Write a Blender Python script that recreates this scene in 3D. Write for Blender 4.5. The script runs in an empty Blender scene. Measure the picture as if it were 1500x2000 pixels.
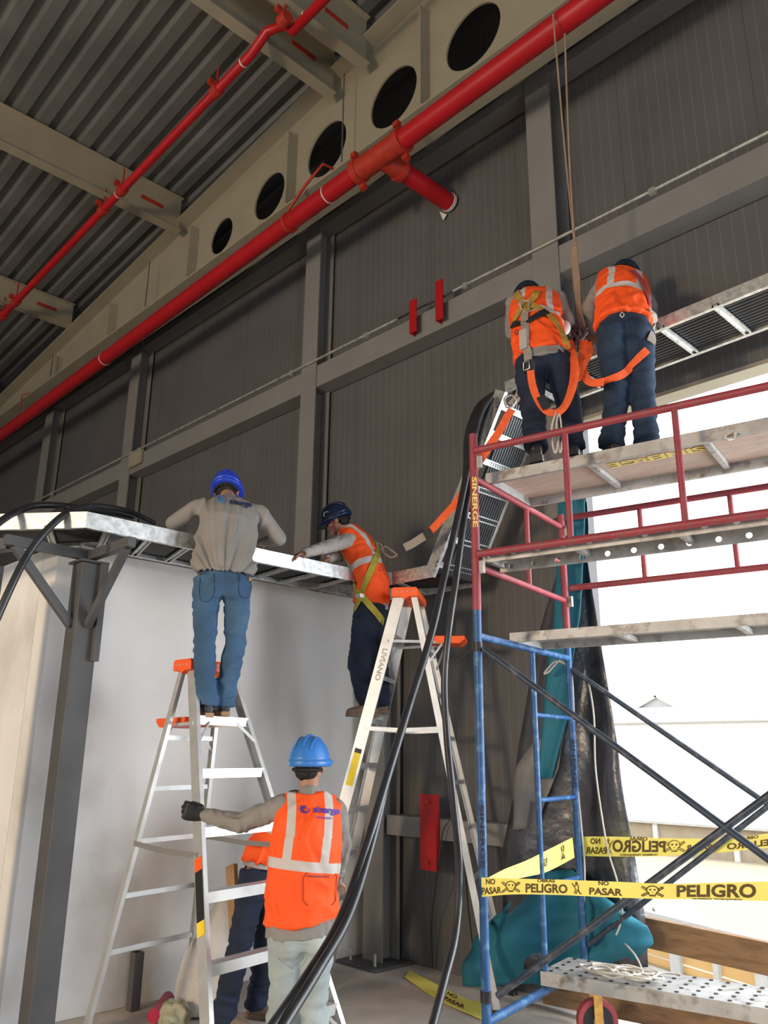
import bpy, math, random
from mathutils import Vector, Matrix, noise
from mathutils.bvhtree import BVHTree
V = Vector
R = random.Random(7)
scn = bpy.context.scene
COL = scn.collection
# ------------------------------------------------------------------ camera, sky, lights, exposure
F, CX, CY, H = 1595.0, 750.0, 1000.0, 1.6
_u = V((55, -5400, F)).normalized()
_y = V((1703, 488, F)); _y = (_y - _u * _y.dot(_u)).normalized()
_x = _y.cross(_u)
ROT = Matrix((_x, _y, _u))                    # image axes (right, down, forward) -> world
CAM = V((0, 0, H))
cd = bpy.data.cameras.new('camera'); cam = bpy.data.objects.new('camera', cd); COL.objects.link(cam)
cd.sensor_fit = 'HORIZONTAL'; cd.sensor_width = 36.0; cd.lens = F / 1500 * 36; cd.clip_start = 0.05; cd.clip_end = 600
rm = (ROT @ Matrix(((1, 0, 0), (0, -1, 0), (0, 0, -1)))).to_4x4()
cam.matrix_world = Matrix.Translation(CAM) @ rm
scn.camera = cam
scn.view_settings.view_transform = 'Standard'; scn.view_settings.look = 'None'
scn.view_settings.gamma = 1; scn.view_settings.use_curve_mapping = False
scn.view_settings.exposure = 0.32
w = bpy.data.worlds.new('overcast_sky'); scn.world = w; w.use_nodes = True
bg = w.node_tree.nodes['Background']; bg.inputs[0].default_value = (0.93, 0.97, 1.0, 1); bg.inputs[1].default_value = 2.4
def area(name, loc, tgt, sx, sy, power, col):
    l = bpy.data.lights.new(name, 'AREA'); l.shape = 'RECTANGLE'; l.size = sx; l.size_y = sy; l.energy = power; l.color = col
    o = bpy.data.objects.new(name, l); COL.objects.link(o); o.location = loc
    o.rotation_euler = (V(tgt) - V(loc)).to_track_quat('-Z', 'Y').to_euler(); return o
area('side_fill_light', (7.0, 0.5, 2.2), (-4, 3.8, 1.0), 5, 3.0, 190, (0.90, 0.94, 1.0))  # added fill lamp inside the closed right wall, brightens the hall
area('daylight_wall_opening', (0.6, 6.5, 2.3), (-5.2, 2.6, 1.3), 3.4, 3.4, 370, (0.88, 0.94, 1.0))
area('daylight_rear_bay', (-3.2, -7.0, 3.0), (-5.5, 3.0, 2.2), 1.1, 1.1, 430, (1.0, 0.74, 0.45))
sl = bpy.data.lights.new('hazy_sun', 'SUN'); sl.energy = 1.2; sl.angle = math.radians(12); sl.color = (1, .93, .8)
so = bpy.data.objects.new('hazy_sun', sl); COL.objects.link(so)
so.rotation_euler = V((-.25, -.25, -1)).to_track_quat('-Z', 'Y').to_euler()

# ------------------------------------------------------------------ pixel -> world helpers
def ray(x, y): return ROT @ V(((x - CX) / F, (y - CY) / F, 1.0))
def onZ(x, y, z): r = ray(x, y); return CAM + r * ((z - H) / r.z)
def onY(x, y, Y): r = ray(x, y); return CAM + r * (Y / r.y)
def onX(x, y, X): r = ray(x, y); return CAM + r * (X / r.x)
def onP(x, y, P, n):
    r = ray(x, y); n = V(n); return CAM + r * ((V(P) - CAM).dot(n) / r.dot(n))
def at(x, y, d): r = ray(x, y); return CAM + r * (d / math.hypot(r.x, r.y))

# ------------------------------------------------------------------ materials
MATS = {}
def mat(name, col, rough=.6, metal=0., var=.12, vscale=6., bump=0., bscale=40., spec=.4, dirt=None, dscale=2.5, stretch=None):
    m = bpy.data.materials.new(name); m.use_nodes = True; nt = m.node_tree; b = nt.nodes['Principled BSDF']
    b.inputs['Roughness'].default_value = rough; b.inputs['Metallic'].default_value = metal
    b.inputs['Specular IOR Level'].default_value = spec
    tc = nt.nodes.new('ShaderNodeTexCoord'); src = tc.outputs['Object']
    if stretch:
        mp = nt.nodes.new('ShaderNodeMapping'); mp.inputs['Scale'].default_value = stretch; nt.links.new(src, mp.inputs[0]); src = mp.outputs[0]
    n = nt.nodes.new('ShaderNodeTexNoise'); n.inputs['Scale'].default_value = vscale; n.inputs['Detail'].default_value = 5
    nt.links.new(src, n.inputs['Vector'])
    r = nt.nodes.new('ShaderNodeValToRGB'); r.color_ramp.elements[0].position = .3; r.color_ramp.elements[1].position = .7
    r.color_ramp.elements[0].color = [max(0, c * (1 - var)) for c in col] + [1]; r.color_ramp.elements[1].color = [min(1, c * (1 + var)) for c in col] + [1]
    nt.links.new(n.outputs['Fac'], r.inputs[0]); out = r.outputs[0]
    if dirt:
        n2 = nt.nodes.new('ShaderNodeTexNoise'); n2.inputs['Scale'].default_value = dscale; n2.inputs['Detail'].default_value = 8; nt.links.new(src, n2.inputs['Vector'])
        r2 = nt.nodes.new('ShaderNodeValToRGB'); r2.color_ramp.elements[0].position = .52; r2.color_ramp.elements[1].position = .72
        nt.links.new(n2.outputs['Fac'], r2.inputs[0])
        mx = nt.nodes.new('ShaderNodeMix'); mx.data_type = 'RGBA'; nt.links.new(r2.outputs[0], mx.inputs[0]); nt.links.new(out, mx.inputs[6]); mx.inputs[7].default_value = list(dirt) + [1]; out = mx.outputs[2]
    nt.links.new(out, b.inputs['Base Color'])
    if bump:
        n3 = nt.nodes.new('ShaderNodeTexNoise'); n3.inputs['Scale'].default_value = bscale; n3.inputs['Detail'].default_value = 4; nt.links.new(src, n3.inputs['Vector'])
        bp = nt.nodes.new('ShaderNodeBump'); bp.inputs['Strength'].default_value = bump; bp.inputs['Distance'].default_value = .02
        nt.links.new(n3.outputs['Fac'], bp.inputs['Height']); nt.links.new(bp.outputs[0], b.inputs['Normal'])
    MATS[name] = m; return m
def math_node(nt, op, a, b=None):
    n = nt.nodes.new('ShaderNodeMath'); n.operation = op
    for i, q in enumerate((a, b)):
        if q is None: continue
        if isinstance(q, (int, float)): n.inputs[i].default_value = q
        else: nt.links.new(q, n.inputs[i])
    return n.outputs[0]
m_panel = mat('grey_sandwich_panel', (.098, .096, .098), .55, var=.1, vscale=1.5, bump=.05)
nt = m_panel.node_tree; tcn = nt.nodes.new('ShaderNodeTexCoord'); sx = nt.nodes.new('ShaderNodeSeparateXYZ'); nt.links.new(tcn.outputs['Object'], sx.inputs[0])
big = math_node(nt, 'FRACT', math_node(nt, 'DIVIDE', math_node(nt, 'ADD', sx.outputs[0], 100.), 1.05))
seam = math_node(nt, 'LESS_THAN', big, .012)
sm = math_node(nt, 'FRACT', math_node(nt, 'DIVIDE', math_node(nt, 'ADD', sx.outputs[0], 100.), .0875))
rib = math_node(nt, 'LESS_THAN', sm, .09)
bsdf = nt.nodes['Principled BSDF']; lk = bsdf.inputs['Base Color'].links[0].from_socket
mx = nt.nodes.new('ShaderNodeMix'); mx.data_type = 'RGBA'; nt.links.new(seam, mx.inputs[0]); nt.links.new(lk, mx.inputs[6]); mx.inputs[7].default_value = (.05, .05, .055, 1)
mx2 = nt.nodes.new('ShaderNodeMix'); mx2.data_type = 'RGBA'; nt.links.new(math_node(nt, 'MULTIPLY', rib, .17), mx2.inputs[0]); nt.links.new(mx.outputs[2], mx2.inputs[6]); mx2.inputs[7].default_value = (.3, .3, .3, 1)
nt.links.new(mx2.outputs[2], bsdf.inputs['Base Color'])
m_wall = mat('white_plaster', (.74, .735, .73), .85, var=.05, vscale=2, bump=.08, bscale=90, dirt=(.52, .5, .47), dscale=1.1)
m_floor = mat('dusty_concrete', (.52, .47, .42), .9, var=.15, vscale=3, bump=.2, bscale=60, dirt=(.38, .34, .3), dscale=1.6)
m_cream = mat('cream_painted_steel', (.29, .262, .195), .6, var=.06, vscale=3)
m_grey = mat('grey_painted_steel', (.20, .195, .187), .55, var=.07, vscale=3)
m_dkgrey = mat('dark_grey_painted_steel', (.085, .085, .09), .5, var=.15, vscale=5)
m_deck = mat('galvanised_roof_deck', (.17, .172, .168), .5, metal=.4, var=.2, vscale=1.2)
m_red = mat('red_pipe_paint', (.38, .008, .013), .38, var=.08, vscale=4)
m_redc = mat('orange_red_coupling', (.36, .028, .014), .5, var=.15, vscale=20)
m_galv = mat('galvanised_steel', (.62, .63, .62), .38, metal=.75, var=.22, vscale=28, dirt=(.38, .4, .42), dscale=30)
m_galvd = mat('dull_galvanised_steel', (.42, .41, .39), .55, metal=.5, var=.2, vscale=12, dirt=(.2, .18, .16), dscale=9)
m_alu = mat('brushed_aluminium', (.62, .62, .61), .38, metal=.6, var=.08, vscale=10, dirt=(.55, .54, .52), dscale=6)
m_orange = mat('orange_plastic', (.9, .115, .02), .45, var=.06)
m_black = mat('black_cable_rubber', (.02, .022, .026), .38, var=.3, vscale=10, spec=.6)
m_blackp = mat('black_plastic', (.018, .018, .02), .45)
m_scred = mat('worn_red_scaffold_paint', (.30, .045, .06), .5, var=.15, vscale=10, dirt=(.2, .08, .08), dscale=25)
m_scblue = mat('worn_blue_scaffold_paint', (.018, .08, .215), .45, var=.15, vscale=10, dirt=(.08, .19, .34), dscale=22)
m_brace = mat('dark_blue_brace_paint', (.03, .045, .07), .45, var=.2, vscale=10, dirt=(.12, .12, .14), dscale=18)
m_plank = mat('grey_steel_plank', (.42, .415, .41), .55, metal=.4, var=.15, vscale=8, dirt=(.2, .17, .15), dscale=14)
m_ply = mat('pinkish_plywood', (.50, .37, .31), .7, var=.12, vscale=5, dirt=(.4, .33, .29), dscale=7, stretch=(1, 3, 1))
m_wood = mat('rough_timber', (.27, .16, .085), .8, var=.2, vscale=4, dirt=(.15, .09, .05), dscale=6, stretch=(1, 1, 6), bump=.2)
m_bplastic = mat('black_polythene_sheet', (.05, .052, .062), .3, var=.3, vscale=3, bump=.6, bscale=9, spec=.8)
m_gplastic = mat('dusty_grey_sheet', (.2, .195, .19), .55, var=.2, vscale=4, bump=.4, bscale=12)
m_teal = mat('teal_mesh_tarp', (.02, .17, .25), .7, var=.15, vscale=3, bump=.4, bscale=8)
m_skin = mat('tan_skin', (.38, .19, .12), .55, var=.06, vscale=12)
m_hair = mat('black_hair', (.012, .01, .01), .6, bump=.5, bscale=120)
m_jeans = mat('mid_blue_denim', (.042, .098, .18), .85, var=.25, vscale=5, bump=.15, bscale=200, dirt=(.085, .165, .26), dscale=4)
m_djeans = mat('dark_blue_denim', (.011, .017, .038), .85, var=.25, vscale=6, bump=.15, bscale=200, dirt=(.018, .03, .06), dscale=5)
m_njeans = mat('navy_work_denim', (.014, .03, .062), .85, var=.25, vscale=6, bump=.15, bscale=200, dirt=(.035, .06, .1), dscale=5)
m_ljeans = mat('pale_washed_denim', (.34, .39, .39), .85, var=.14, vscale=5, bump=.12, bscale=200, dirt=(.5, .55, .56), dscale=4)
m_shirt = mat('grey_cotton', (.25, .235, .22), .9, var=.1, vscale=6, bump=.15, bscale=220)
m_lshirt = mat('pale_grey_cotton', (.4, .37, .35), .9, var=.08, vscale=6, bump=.15, bscale=220)
m_hblue = mat('royal_blue_helmet', (.02, .055, .5), .3)
m_hlblue = mat('blue_helmet', (.04, .19, .55), .35)
m_hnavy = mat('navy_helmet', (.008, .018, .05), .25)
m_boot = mat('black_boot_leather', (.02, .02, .022), .45)
m_sole = mat('tan_boot_sole', (.35, .22, .12), .8)
m_bootb = mat('dusty_brown_suede', (.2, .14, .1), .9, var=.2)
m_yel = mat('olive_yellow_webbing', (.42, .36, .045), .7, var=.12, vscale=30)
m_ochre = mat('ochre_webbing', (.42, .25, .05), .75, var=.2, vscale=20)
m_oweb = mat('orange_webbing', (.85, .13, .035), .7, var=.12, vscale=30)
m_bweb = mat('black_webbing', (.02, .02, .025), .7)
m_gweb = mat('grey_webbing', (.3, .26, .22), .8, var=.15)
m_rope = mat('tan_rope', (.33, .23, .16), .9, bump=.5, bscale=200)
m_wrope = mat('off_white_rope', (.6, .56, .5), .9, bump=.5, bscale=200)
m_tape = mat('yellow_barrier_film', (.93, .82, .17), .35, var=.06, vscale=5)
m_ink = mat('brown_black_ink', (.10, .06, .015), .6)
m_inkb = mat('black_stencil_ink', (.015, .02, .05), .6)
m_inkd = mat('dark_blue_print', (.03, .04, .1), .6)
m_logo = mat('violet_print', (.12, .05, .32), .6)
m_logob = mat('sky_blue_print', (.05, .25, .6), .6)
m_inky = mat('yellow_stencil_ink', (.75, .6, .15), .6)
m_sack = mat('woven_white_sack', (.55, .52, .49), .8, bump=.4, bscale=60)
m_pink = mat('magenta_plastic', (.5, .03, .08), .4)
m_rag = mat('stained_rag', (.45, .43, .3), .9, var=.3, vscale=12, dirt=(.02, .12, .09), dscale=12, bump=.5)
m_out = mat('pale_yard_ground', (.40, .345, .26), .9, var=.04, vscale=.4)  # cream ground colour with slight random tone
m_roof = mat('pale_roof_sheet', (.60, .59, .57), .8, var=.04, vscale=1)  # even pale off-white with slight random tone
m_owall = mat('sandy_block_wall', (.33, .27, .19), .9, var=.1, vscale=2)
m_owood = mat('honey_slat_wood', (.55, .33, .12), .7, var=.1, vscale=1.5)
m_ometal = mat('pale_truck_frame', (.42, .41, .39), .6)
m_brown = mat('matt_brown', (.34, .2, .1), .85, var=.15)
m_yellow = mat('yellow_sticker', (.9, .65, .03), .5)
m_caster = mat('ochre_caster_fork', (.5, .27, .06), .6, var=.25, vscale=30)
m_glass = mat('white_of_eye', (.7, .7, .68), .3)

def vest_mat():
    m = mat('fluorescent_orange_vest', (.95, .098, .012), .75, var=.06, vscale=5, bump=.1, bscale=150)
    nt = m.node_tree; b = nt.nodes['Principled BSDF']; base = b.inputs['Base Color'].links[0].from_socket
    def attr(n):
        a = nt.nodes.new('ShaderNodeAttribute'); a.attribute_name = n; return a.outputs['Fac']
    s, t = attr('vs'), attr('vt')
    hb = math_node(nt, 'LESS_THAN', math_node(nt, 'ABSOLUTE', math_node(nt, 'SUBTRACT', t, .52)), .042)
    vb = math_node(nt, 'LESS_THAN', math_node(nt, 'ABSOLUTE', math_node(nt, 'SUBTRACT', math_node(nt, 'ABSOLUTE', s), .105)), .024)
    vb = math_node(nt, 'MULTIPLY', vb, math_node(nt, 'GREATER_THAN', t, .5))
    k = math_node(nt, 'MAXIMUM', hb, vb)
    mx = nt.nodes.new('ShaderNodeMix'); mx.data_type = 'RGBA'; nt.links.new(k, mx.inputs[0]); nt.links.new(base, mx.inputs[6]); mx.inputs[7].default_value = (.55, .5, .47, 1)
    nt.links.new(mx.outputs[2], b.inputs['Base Color']); return m
m_vest = vest_mat()

# ------------------------------------------------------------------ mesh builder
def perp(t):
    a = V((0, 0, 1)) if abs(t.z) < .9 else V((1, 0, 0))
    u = t.cross(a).normalized(); return u, t.cross(u).normalized()
def catmull(pts, n=6):
    pts = [V(p) for p in pts]
    if len(pts) < 3: return pts
    P = [pts[0] * 2 - pts[1]] + pts + [pts[-1] * 2 - pts[-2]]; out = []
    for i in range(1, len(P) - 2):
        a, b, c, d = P[i - 1:i + 3]
        for k in range(n):
            t = k / n; out.append(.5 * ((2 * b) + (c - a) * t + (2 * a - 5 * b + 4 * c - d) * t * t + (3 * b - a - 3 * c + d) * t ** 3))
    out.append(pts[-1]); return out
class MB:
    def __init__(s): s.v = []; s.f = []; s.sm = []
    def add(s, vs, fs, smooth=False):
        o = len(s.v); s.v += [V(q) for q in vs]; s.f += [[o + i for i in f] for f in fs]; s.sm += [smooth] * len(fs); return s
    def box(s, c, size, ax=None):
        c = V(c); ax = ax or (V((1, 0, 0)), V((0, 1, 0)), V((0, 0, 1)))
        vs = [c + ax[0] * (i * size[0] / 2) + ax[1] * (j * size[1] / 2) + ax[2] * (k * size[2] / 2) for i in (-1, 1) for j in (-1, 1) for k in (-1, 1)]
        return s.add(vs, [(0, 1, 3, 2), (4, 6, 7, 5), (0, 4, 5, 1), (2, 3, 7, 6), (0, 2, 6, 4), (1, 5, 7, 3)])
    def beam(s, p0, p1, w, h, up=(0, 0, 1)):      # w across, h along 'up'
        p0 = V(p0); p1 = V(p1); t = (p1 - p0); L = t.length; t.normalize(); a = t.cross(V(up)).normalized(); b = a.cross(t).normalized()
        return s.box((p0 + p1) / 2, (L, w, h), (t, a, b))
    def extrude(s, prof, p0, p1, right, up):        # closed 2D profile swept from p0 to p1
        n = len(prof); p0 = V(p0); p1 = V(p1); right = V(right); up = V(up)
        vs = [p0 + right * a + up * b for a, b in prof] + [p1 + right * a + up * b for a, b in prof]
        return s.add(vs, [(i, (i + 1) % n, (i + 1) % n + n, i + n) for i in range(n)] + [tuple(range(n))[::-1], tuple(range(n, 2 * n))])
    def tube(s, pts, r, n=10, closed=False):
        pts = [V(p) for p in pts]; N = len(pts); rs = r if isinstance(r, (list, tuple)) else [r] * N
        t0 = (pts[1] - pts[0]).normalized(); u, v = perp(t0); rings = []
        for i in range(N):
            if closed: t = (pts[(i + 1) % N] - pts[i - 1])
            else: t = pts[min(i + 1, N - 1)] - pts[max(i - 1, 0)]
            t = t.normalized() if t.length > 1e-9 else t0
            u = (u - t * u.dot(t)).normalized(); v = t.cross(u)
            rings.append([pts[i] + (u * math.cos(2 * math.pi * k / n) + v * math.sin(2 * math.pi * k / n)) * rs[i] for k in range(n)])
        vs = [q for rg in rings for q in rg]; fs = []
        for i in range(N if closed else N - 1):
            j = (i + 1) % N
            fs += [(i * n + k, i * n + (k + 1) % n, j * n + (k + 1) % n, j * n + k) for k in range(n)]
        s.add(vs, fs, True)
        if not closed: s.add(rings[0], [tuple(range(n))[::-1]]); s.add(rings[-1], [tuple(range(n))])
        return s
    def rings(s, rings, n=16, cap=True, smooth=True):   # rings of (centre, half-axis vector u, half-axis vector v)
        R_ = [[V(c) + V(u) * math.cos(2 * math.pi * k / n) + V(v) * math.sin(2 * math.pi * k / n) for k in range(n)] for c, u, v in rings]
        fs = [(i * n + k, i * n + (k + 1) % n, (i + 1) * n + (k + 1) % n, (i + 1) * n + k) for i in range(len(R_) - 1) for k in range(n)]
        if cap: fs += [tuple(range(n))[::-1], tuple(range((len(R_) - 1) * n, len(R_) * n))]
        return s.add([q for r_ in R_ for q in r_], fs, smooth)
    def ball(s, c, ax, n=14, m=9):                   # ellipsoid with three half-axis vectors
        c = V(c); a, b, d = [V(q) for q in ax]; vs = [c + d]
        for i in range(1, m):
            ph = math.pi * i / m
            vs += [c + d * math.cos(ph) + (a * math.cos(2 * math.pi * k / n) + b * math.sin(2 * math.pi * k / n)) * math.sin(ph) for k in range(n)]
        vs.append(c - d); fs = [(0, 1 + k, 1 + (k + 1) % n) for k in range(n)]
        for i in range(m - 2): fs += [(1 + i * n + k, 1 + (i + 1) * n + k, 1 + (i + 1) * n + (k + 1) % n, 1 + i * n + (k + 1) % n) for k in range(n)]
        e = len(vs) - 1; fs += [(e, 1 + (m - 2) * n + (k + 1) % n, 1 + (m - 2) * n + k) for k in range(n)]
        return s.add(vs, fs, True)
    def sph(s, c, r): return s.ball(c, (V((r, 0, 0)), V((0, r, 0)), V((0, 0, r))))
    def limb(s, p0, p1, r0, r1):
        p0 = V(p0); p1 = V(p1); s.tube([p0, p0.lerp(p1, .5), p1], [r0, (r0 + r1) / 2, r1], 14); s.sph(p0, r0 * .985); s.sph(p1, r1 * .985); return s
    def strip(s, pts, wid, nrm, th=.003):              # flat webbing with thickness; nrm = list of normals
        top, bot = [], []; N = len(pts)
        for i, p in enumerate(pts):
            t = (V(pts[min(i + 1, N - 1)]) - V(pts[max(i - 1, 0)])).normalized(); nn = V(nrm[i] if isinstance(nrm, list) else nrm); a = t.cross(nn).normalized() * (wid / 2); nn = a.cross(t).normalized() * -th if False else nn.normalized() * th
            top.append((V(p) - a + nn, V(p) + a + nn)); bot.append((V(p) - a, V(p) + a))
        vs = []
        for i in range(N): vs += [bot[i][0], bot[i][1], top[i][1], top[i][0]]
        fs = [(i * 4 + k, i * 4 + (k + 1) % 4, i * 4 + 4 + (k + 1) % 4, i * 4 + 4 + k) for i in range(N - 1) for k in range(4)] + [(3, 2, 1, 0), tuple((N - 1) * 4 + k for k in range(4))]
        return s.add(vs, fs)
    def build(s, name, m, parent=None, bevel=0.):
        org = root_loc(parent) if parent else V((0, 0, 0))
        if parent is None and s.v:
            lo = V([min(q[i] for q in s.v) for i in range(3)]); hi = V([max(q[i] for q in s.v) for i in range(3)]); org = V(((lo.x + hi.x) / 2, (lo.y + hi.y) / 2, lo.z))
        me = bpy.data.meshes.new(name); me.from_pydata([q - org for q in s.v], [], s.f)
        me.polygons.foreach_set('use_smooth', s.sm); me.materials.append(m); me.update()
        o = bpy.data.objects.new(name, me); COL.objects.link(o)
        if parent: o.parent = parent
        else: o.location = org
        if bevel:
            b = o.modifiers.new('bevel', 'BEVEL'); b.width = bevel; b.segments = 2; b.limit_method = 'ANGLE'
        return o
def root_loc(o):
    while o.parent: o = o.parent
    return V(o.location)
def tag(o, label=None, cat=None, group=None, kind=None):
    if label: o['label'] = label
    if cat: o['category'] = cat
    if group: o['group'] = group
    if kind: o['kind'] = kind
    return o
def thing(name, loc, label, cat, group=None):
    o = bpy.data.objects.new(name, None); COL.objects.link(o); o.location = V(loc); o.empty_display_size = .1
    return tag(o, label, cat, group)
_txt = {}
def text_geo(body, bold=True):                        # unit-height text outline as flat faces, centred at origin
    if body in _txt: return _txt[body]
    c = bpy.data.curves.new('t', 'FONT'); c.body = body; c.size = 1; c.align_x = 'CENTER'; c.align_y = 'CENTER'; c.resolution_u = 3; c.offset = .035 if bold else 0
    o = bpy.data.objects.new('t', c); COL.objects.link(o); dg = bpy.context.evaluated_depsgraph_get(); dg.update()
    me = bpy.data.meshes.new_from_object(o.evaluated_get(dg))
    import bmesh
    bm = bmesh.new(); bm.from_mesh(me)
    for yy in (-.3, -.2, -.1, 0, .1, .2, .3): bmesh.ops.bisect_plane(bm, geom=bm.verts[:] + bm.edges[:] + bm.faces[:], plane_co=(0, yy, 0), plane_no=(0, 1, 0))
    bm.to_mesh(me); bm.free()
    g = ([tuple(v.co) for v in me.vertices], [tuple(p.vertices) for p in me.polygons]); bpy.data.objects.remove(o); _txt[body] = g; return g
def text_on(mb, body, c, right, up, h, sxy=1.0, off=None):
    vs, fs = text_geo(body); c = V(c); right = V(right).normalized(); up = V(up).normalized()
    mb.add([c + right * (x * h * sxy) + up * (y * h) for x, y, z in vs], fs)

# ------------------------------------------------------------------ SETTING
RZ = lambda x: 8.47 + .1 * (x + 5.4)                  # top of the cellular beam
DZ = lambda x: 8.47 + .075 * (x + 8.38)               # underside of the roof deck
PB = lambda x: 8.0 + .045 * (x + 8.38)                # underside of the purlins
def struct(mb, name, m, **k): return tag(mb.build(name, m, **k), kind='structure')
mb = MB(); mb.box((-4.5, -2.35, -.12), (25.2, 15.6, .24)); struct(mb, 'floor', m_floor)
# grey panel wall with the big opening on the right
mb = MB()
mb.box(((-17 - 3.2) / 2, 5.3, 4.4), (17 - 3.2, .14, 8.8)); mb.box(((-3.2 + 8.0) / 2, 5.3, (4.13 + 9.4) / 2), (11.2, .14, 9.4 - 4.13)); mb.box((5.2, 5.3, 2.06), (5.6, .14, 4.13))
struct(mb, 'wall_back', m_panel)
# white plastered wall on the left, with a return
mb = MB(); mb.box((-5.57, (2.2 + 5.23) / 2, 1.475), (.24, 3.03, 2.95)); struct(mb, 'wall_left', m_wall, bevel=.006)
mb = MB(); mb.box((-6.7, 2.31, 1.475), (2.02, .22, 2.95)); struct(mb, 'wall_side', m_wall)
# roof deck : trapezoid ribs running along the beam
mb = MB(); prof = []; y = -10.0; k = 0
while y < 5.3:
    prof += [(y, 0), (y + .12, 0), (y + .15, .06), (y + .22, .06)]; y += .25
x0, x1 = -18.0, 8.1
vs = [(x0, a, DZ(x0) + b + .02) for a, b in prof] + [(x1, a, DZ(x1) + b + .02) for a, b in prof]; n = len(prof)
vs += [(q[0], q[1], q[2] + .05) for q in vs]
fs = [(i, i + 1, i + 1 + n, i + n) for i in range(n - 1)] + [(i + 2 * n, i + 3 * n, i + 1 + 3 * n, i + 1 + 2 * n) for i in range(n - 1)]
mb.add(vs, fs); struct(mb, 'ceiling', m_deck)
# rest of the hall round the camera: right wall, rear wall with a wide low bay door
mb = MB(); mb.box((8.1, -2.4, 4.7), (.2, 15.6, 9.4)); struct(mb, 'wall_right', m_panel)
mb = MB(); mb.box((-4.5, -10.1, 6.9), (25.2, .2, 5.0)); mb.box((-14.5, -10.1, 2.2), (5.2, .2, 4.4)); mb.box((7, -10.1, 2.2), (2.2, .2, 4.4)); struct(mb, 'wall_rear', m_panel)
# far end wall so that the hall closes behind the upper panels
mb = MB(); mb.box((-17.1, -2.4, 4.0), (.2, 15.6, 8.0)); struct(mb, 'wall_far', m_panel)

# cellular roof beam --------------------------------------------------
def beam_thing():
    t = thing('cellular_roof_beam', (-8, 4.54, 7.1), 'long cream steel beam with round holes through its web, above the red main pipe', 'steel beam')
    holes = [(-7.53, 7.60, .23), (-6.576, 7.65, .28), (-5.579, 7.69, .31), (-4.589, 7.70, .315), (-3.596, 7.69, .31), (-2.6, 7.72, .31), (-1.6, 7.72, .31)]
    f = MB(); Yw0, Yw1 = 4.535, 4.555; zb = 7.13
    def cell(xa, xb, hole=None, n=32):
        for Y, sgn in ((Yw0, 1), (Yw1, -1)):
            zt0, zt1 = RZ(xa), RZ(xb)
            if not hole: f.add([(xa, Y, zb), (xb, Y, zb), (xb, Y, zt1), (xa, Y, zt0)], [(0, 1, 2, 3) if sgn > 0 else (3, 2, 1, 0)]); continue
            hx, hz, hr = hole; ins = []; outs = []
            angs = sorted([2 * math.pi * (k + .5) / n for k in range(n)] + [math.atan2(cz_ - hz, cx_ - hx) % (2 * math.pi) for cx_, cz_ in ((xa, zb), (xb, zb), (xa, zt0), (xb, zt1))]); nn = len(angs)
            for a in angs:
                c, s_ = math.cos(a), math.sin(a); ins.append((hx + hr * c, Y, hz + hr * s_)); ts = []
                ts.append((xb - hx) / c if c > 0 else (xa - hx) / c)
                dd = s_ - .1 * c
                if dd > 1e-6: ts.append((RZ(hx) - hz) / dd)
                if s_ < -1e-6: ts.append((zb - hz) / s_)
                tt = min(q for q in ts if q > 0); outs.append((hx + tt * c, Y, hz + tt * s_))
            f.add(ins + outs, [((k, (k + 1) % nn, (k + 1) % nn + nn, k + nn) if sgn > 0 else (k + nn, (k + 1) % nn + nn, (k + 1) % nn, k)) for k in range(nn)])
        if hole:
            hx, hz, hr = hole
            f.rings([((hx, Yw0, hz), (hr, 0, 0), (0, 0, hr)), ((hx, Yw1, hz), (hr, 0, 0), (0, 0, hr))], 32, cap=False)
    xs = [-17.0, -8.03] + [(-7.53 - 6.576) / 2, (-6.576 - 5.579) / 2, (-5.579 - 4.589) / 2, (-4.589 - 3.596) / 2, -3.1, -2.1, -1.1]
    cell(xs[0], xs[1])
    for i, h in enumerate(holes): cell(xs[i + 1], xs[i + 2], h)
    cell(xs[-1], 1.4); f.build('web', m_cream, t)
    MB().beam((-17, 4.545, 7.12), (1.4, 4.545, 7.12), .39, .022).build('bottom_flange', m_cream, t)
    MB().beam((-17, 4.545, RZ(-17) - .011), (1.4, 4.545, RZ(1.4) - .011), .37, .022).build('top_flange', m_cream, t)
    for x in (-14, -12, -10.2, -8.076, -6.093, -4.114, -2.1): MB().box((x, 4.47, (7.13 + RZ(x)) / 2 - .06), (.014, .13, RZ(x) - 7.13 - .35)).build('stiffener', m_cream, t)
    return t
beam_thing()
# purlins : I sections running towards the camera
def purlin(x, label):
    t = thing('roof_purlin', (x, 1, PB(x)), label, 'steel beam', 'cream I-beams carrying the roof deck')
    zt = DZ(x) + .01; zb_ = PB(x); L0, L1 = -9.9, 4.40
    MB().box((x, (L0 + L1) / 2, (zt + zb_) / 2), (.012, L1 - L0, zt - zb_ - .02)).build('web', m_cream, t)
    MB().box((x, (L0 + L1) / 2, zb_), (.13, L1 - L0, .016)).build('bottom_flange', m_cream, t)
    MB().box((x, (L0 + L1) / 2, zt - .012), (.13, L1 - L0, .014)).build('top_flange', m_cream, t)
    MB().box((x + .010, 4.0, (zt + zb_) / 2), (.008, .3, .05)).build('primer_patch', m_redc, t)
    return t
purlin(-14.6, 'cream roof I-beam farthest from the holed beam, at the left edge of the frame')
purlin(-11.5, 'short-looking cream roof I-beam at the lower left, below the other roof beams')
purlin(-8.36, 'cream roof I-beam crossing the middle left under the corrugated deck')
purlin(-5.35, 'left of the two close-set cream roof I-beams at the top')
purlin(-4.85, 'right of the two close-set cream roof I-beams at the top')
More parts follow.
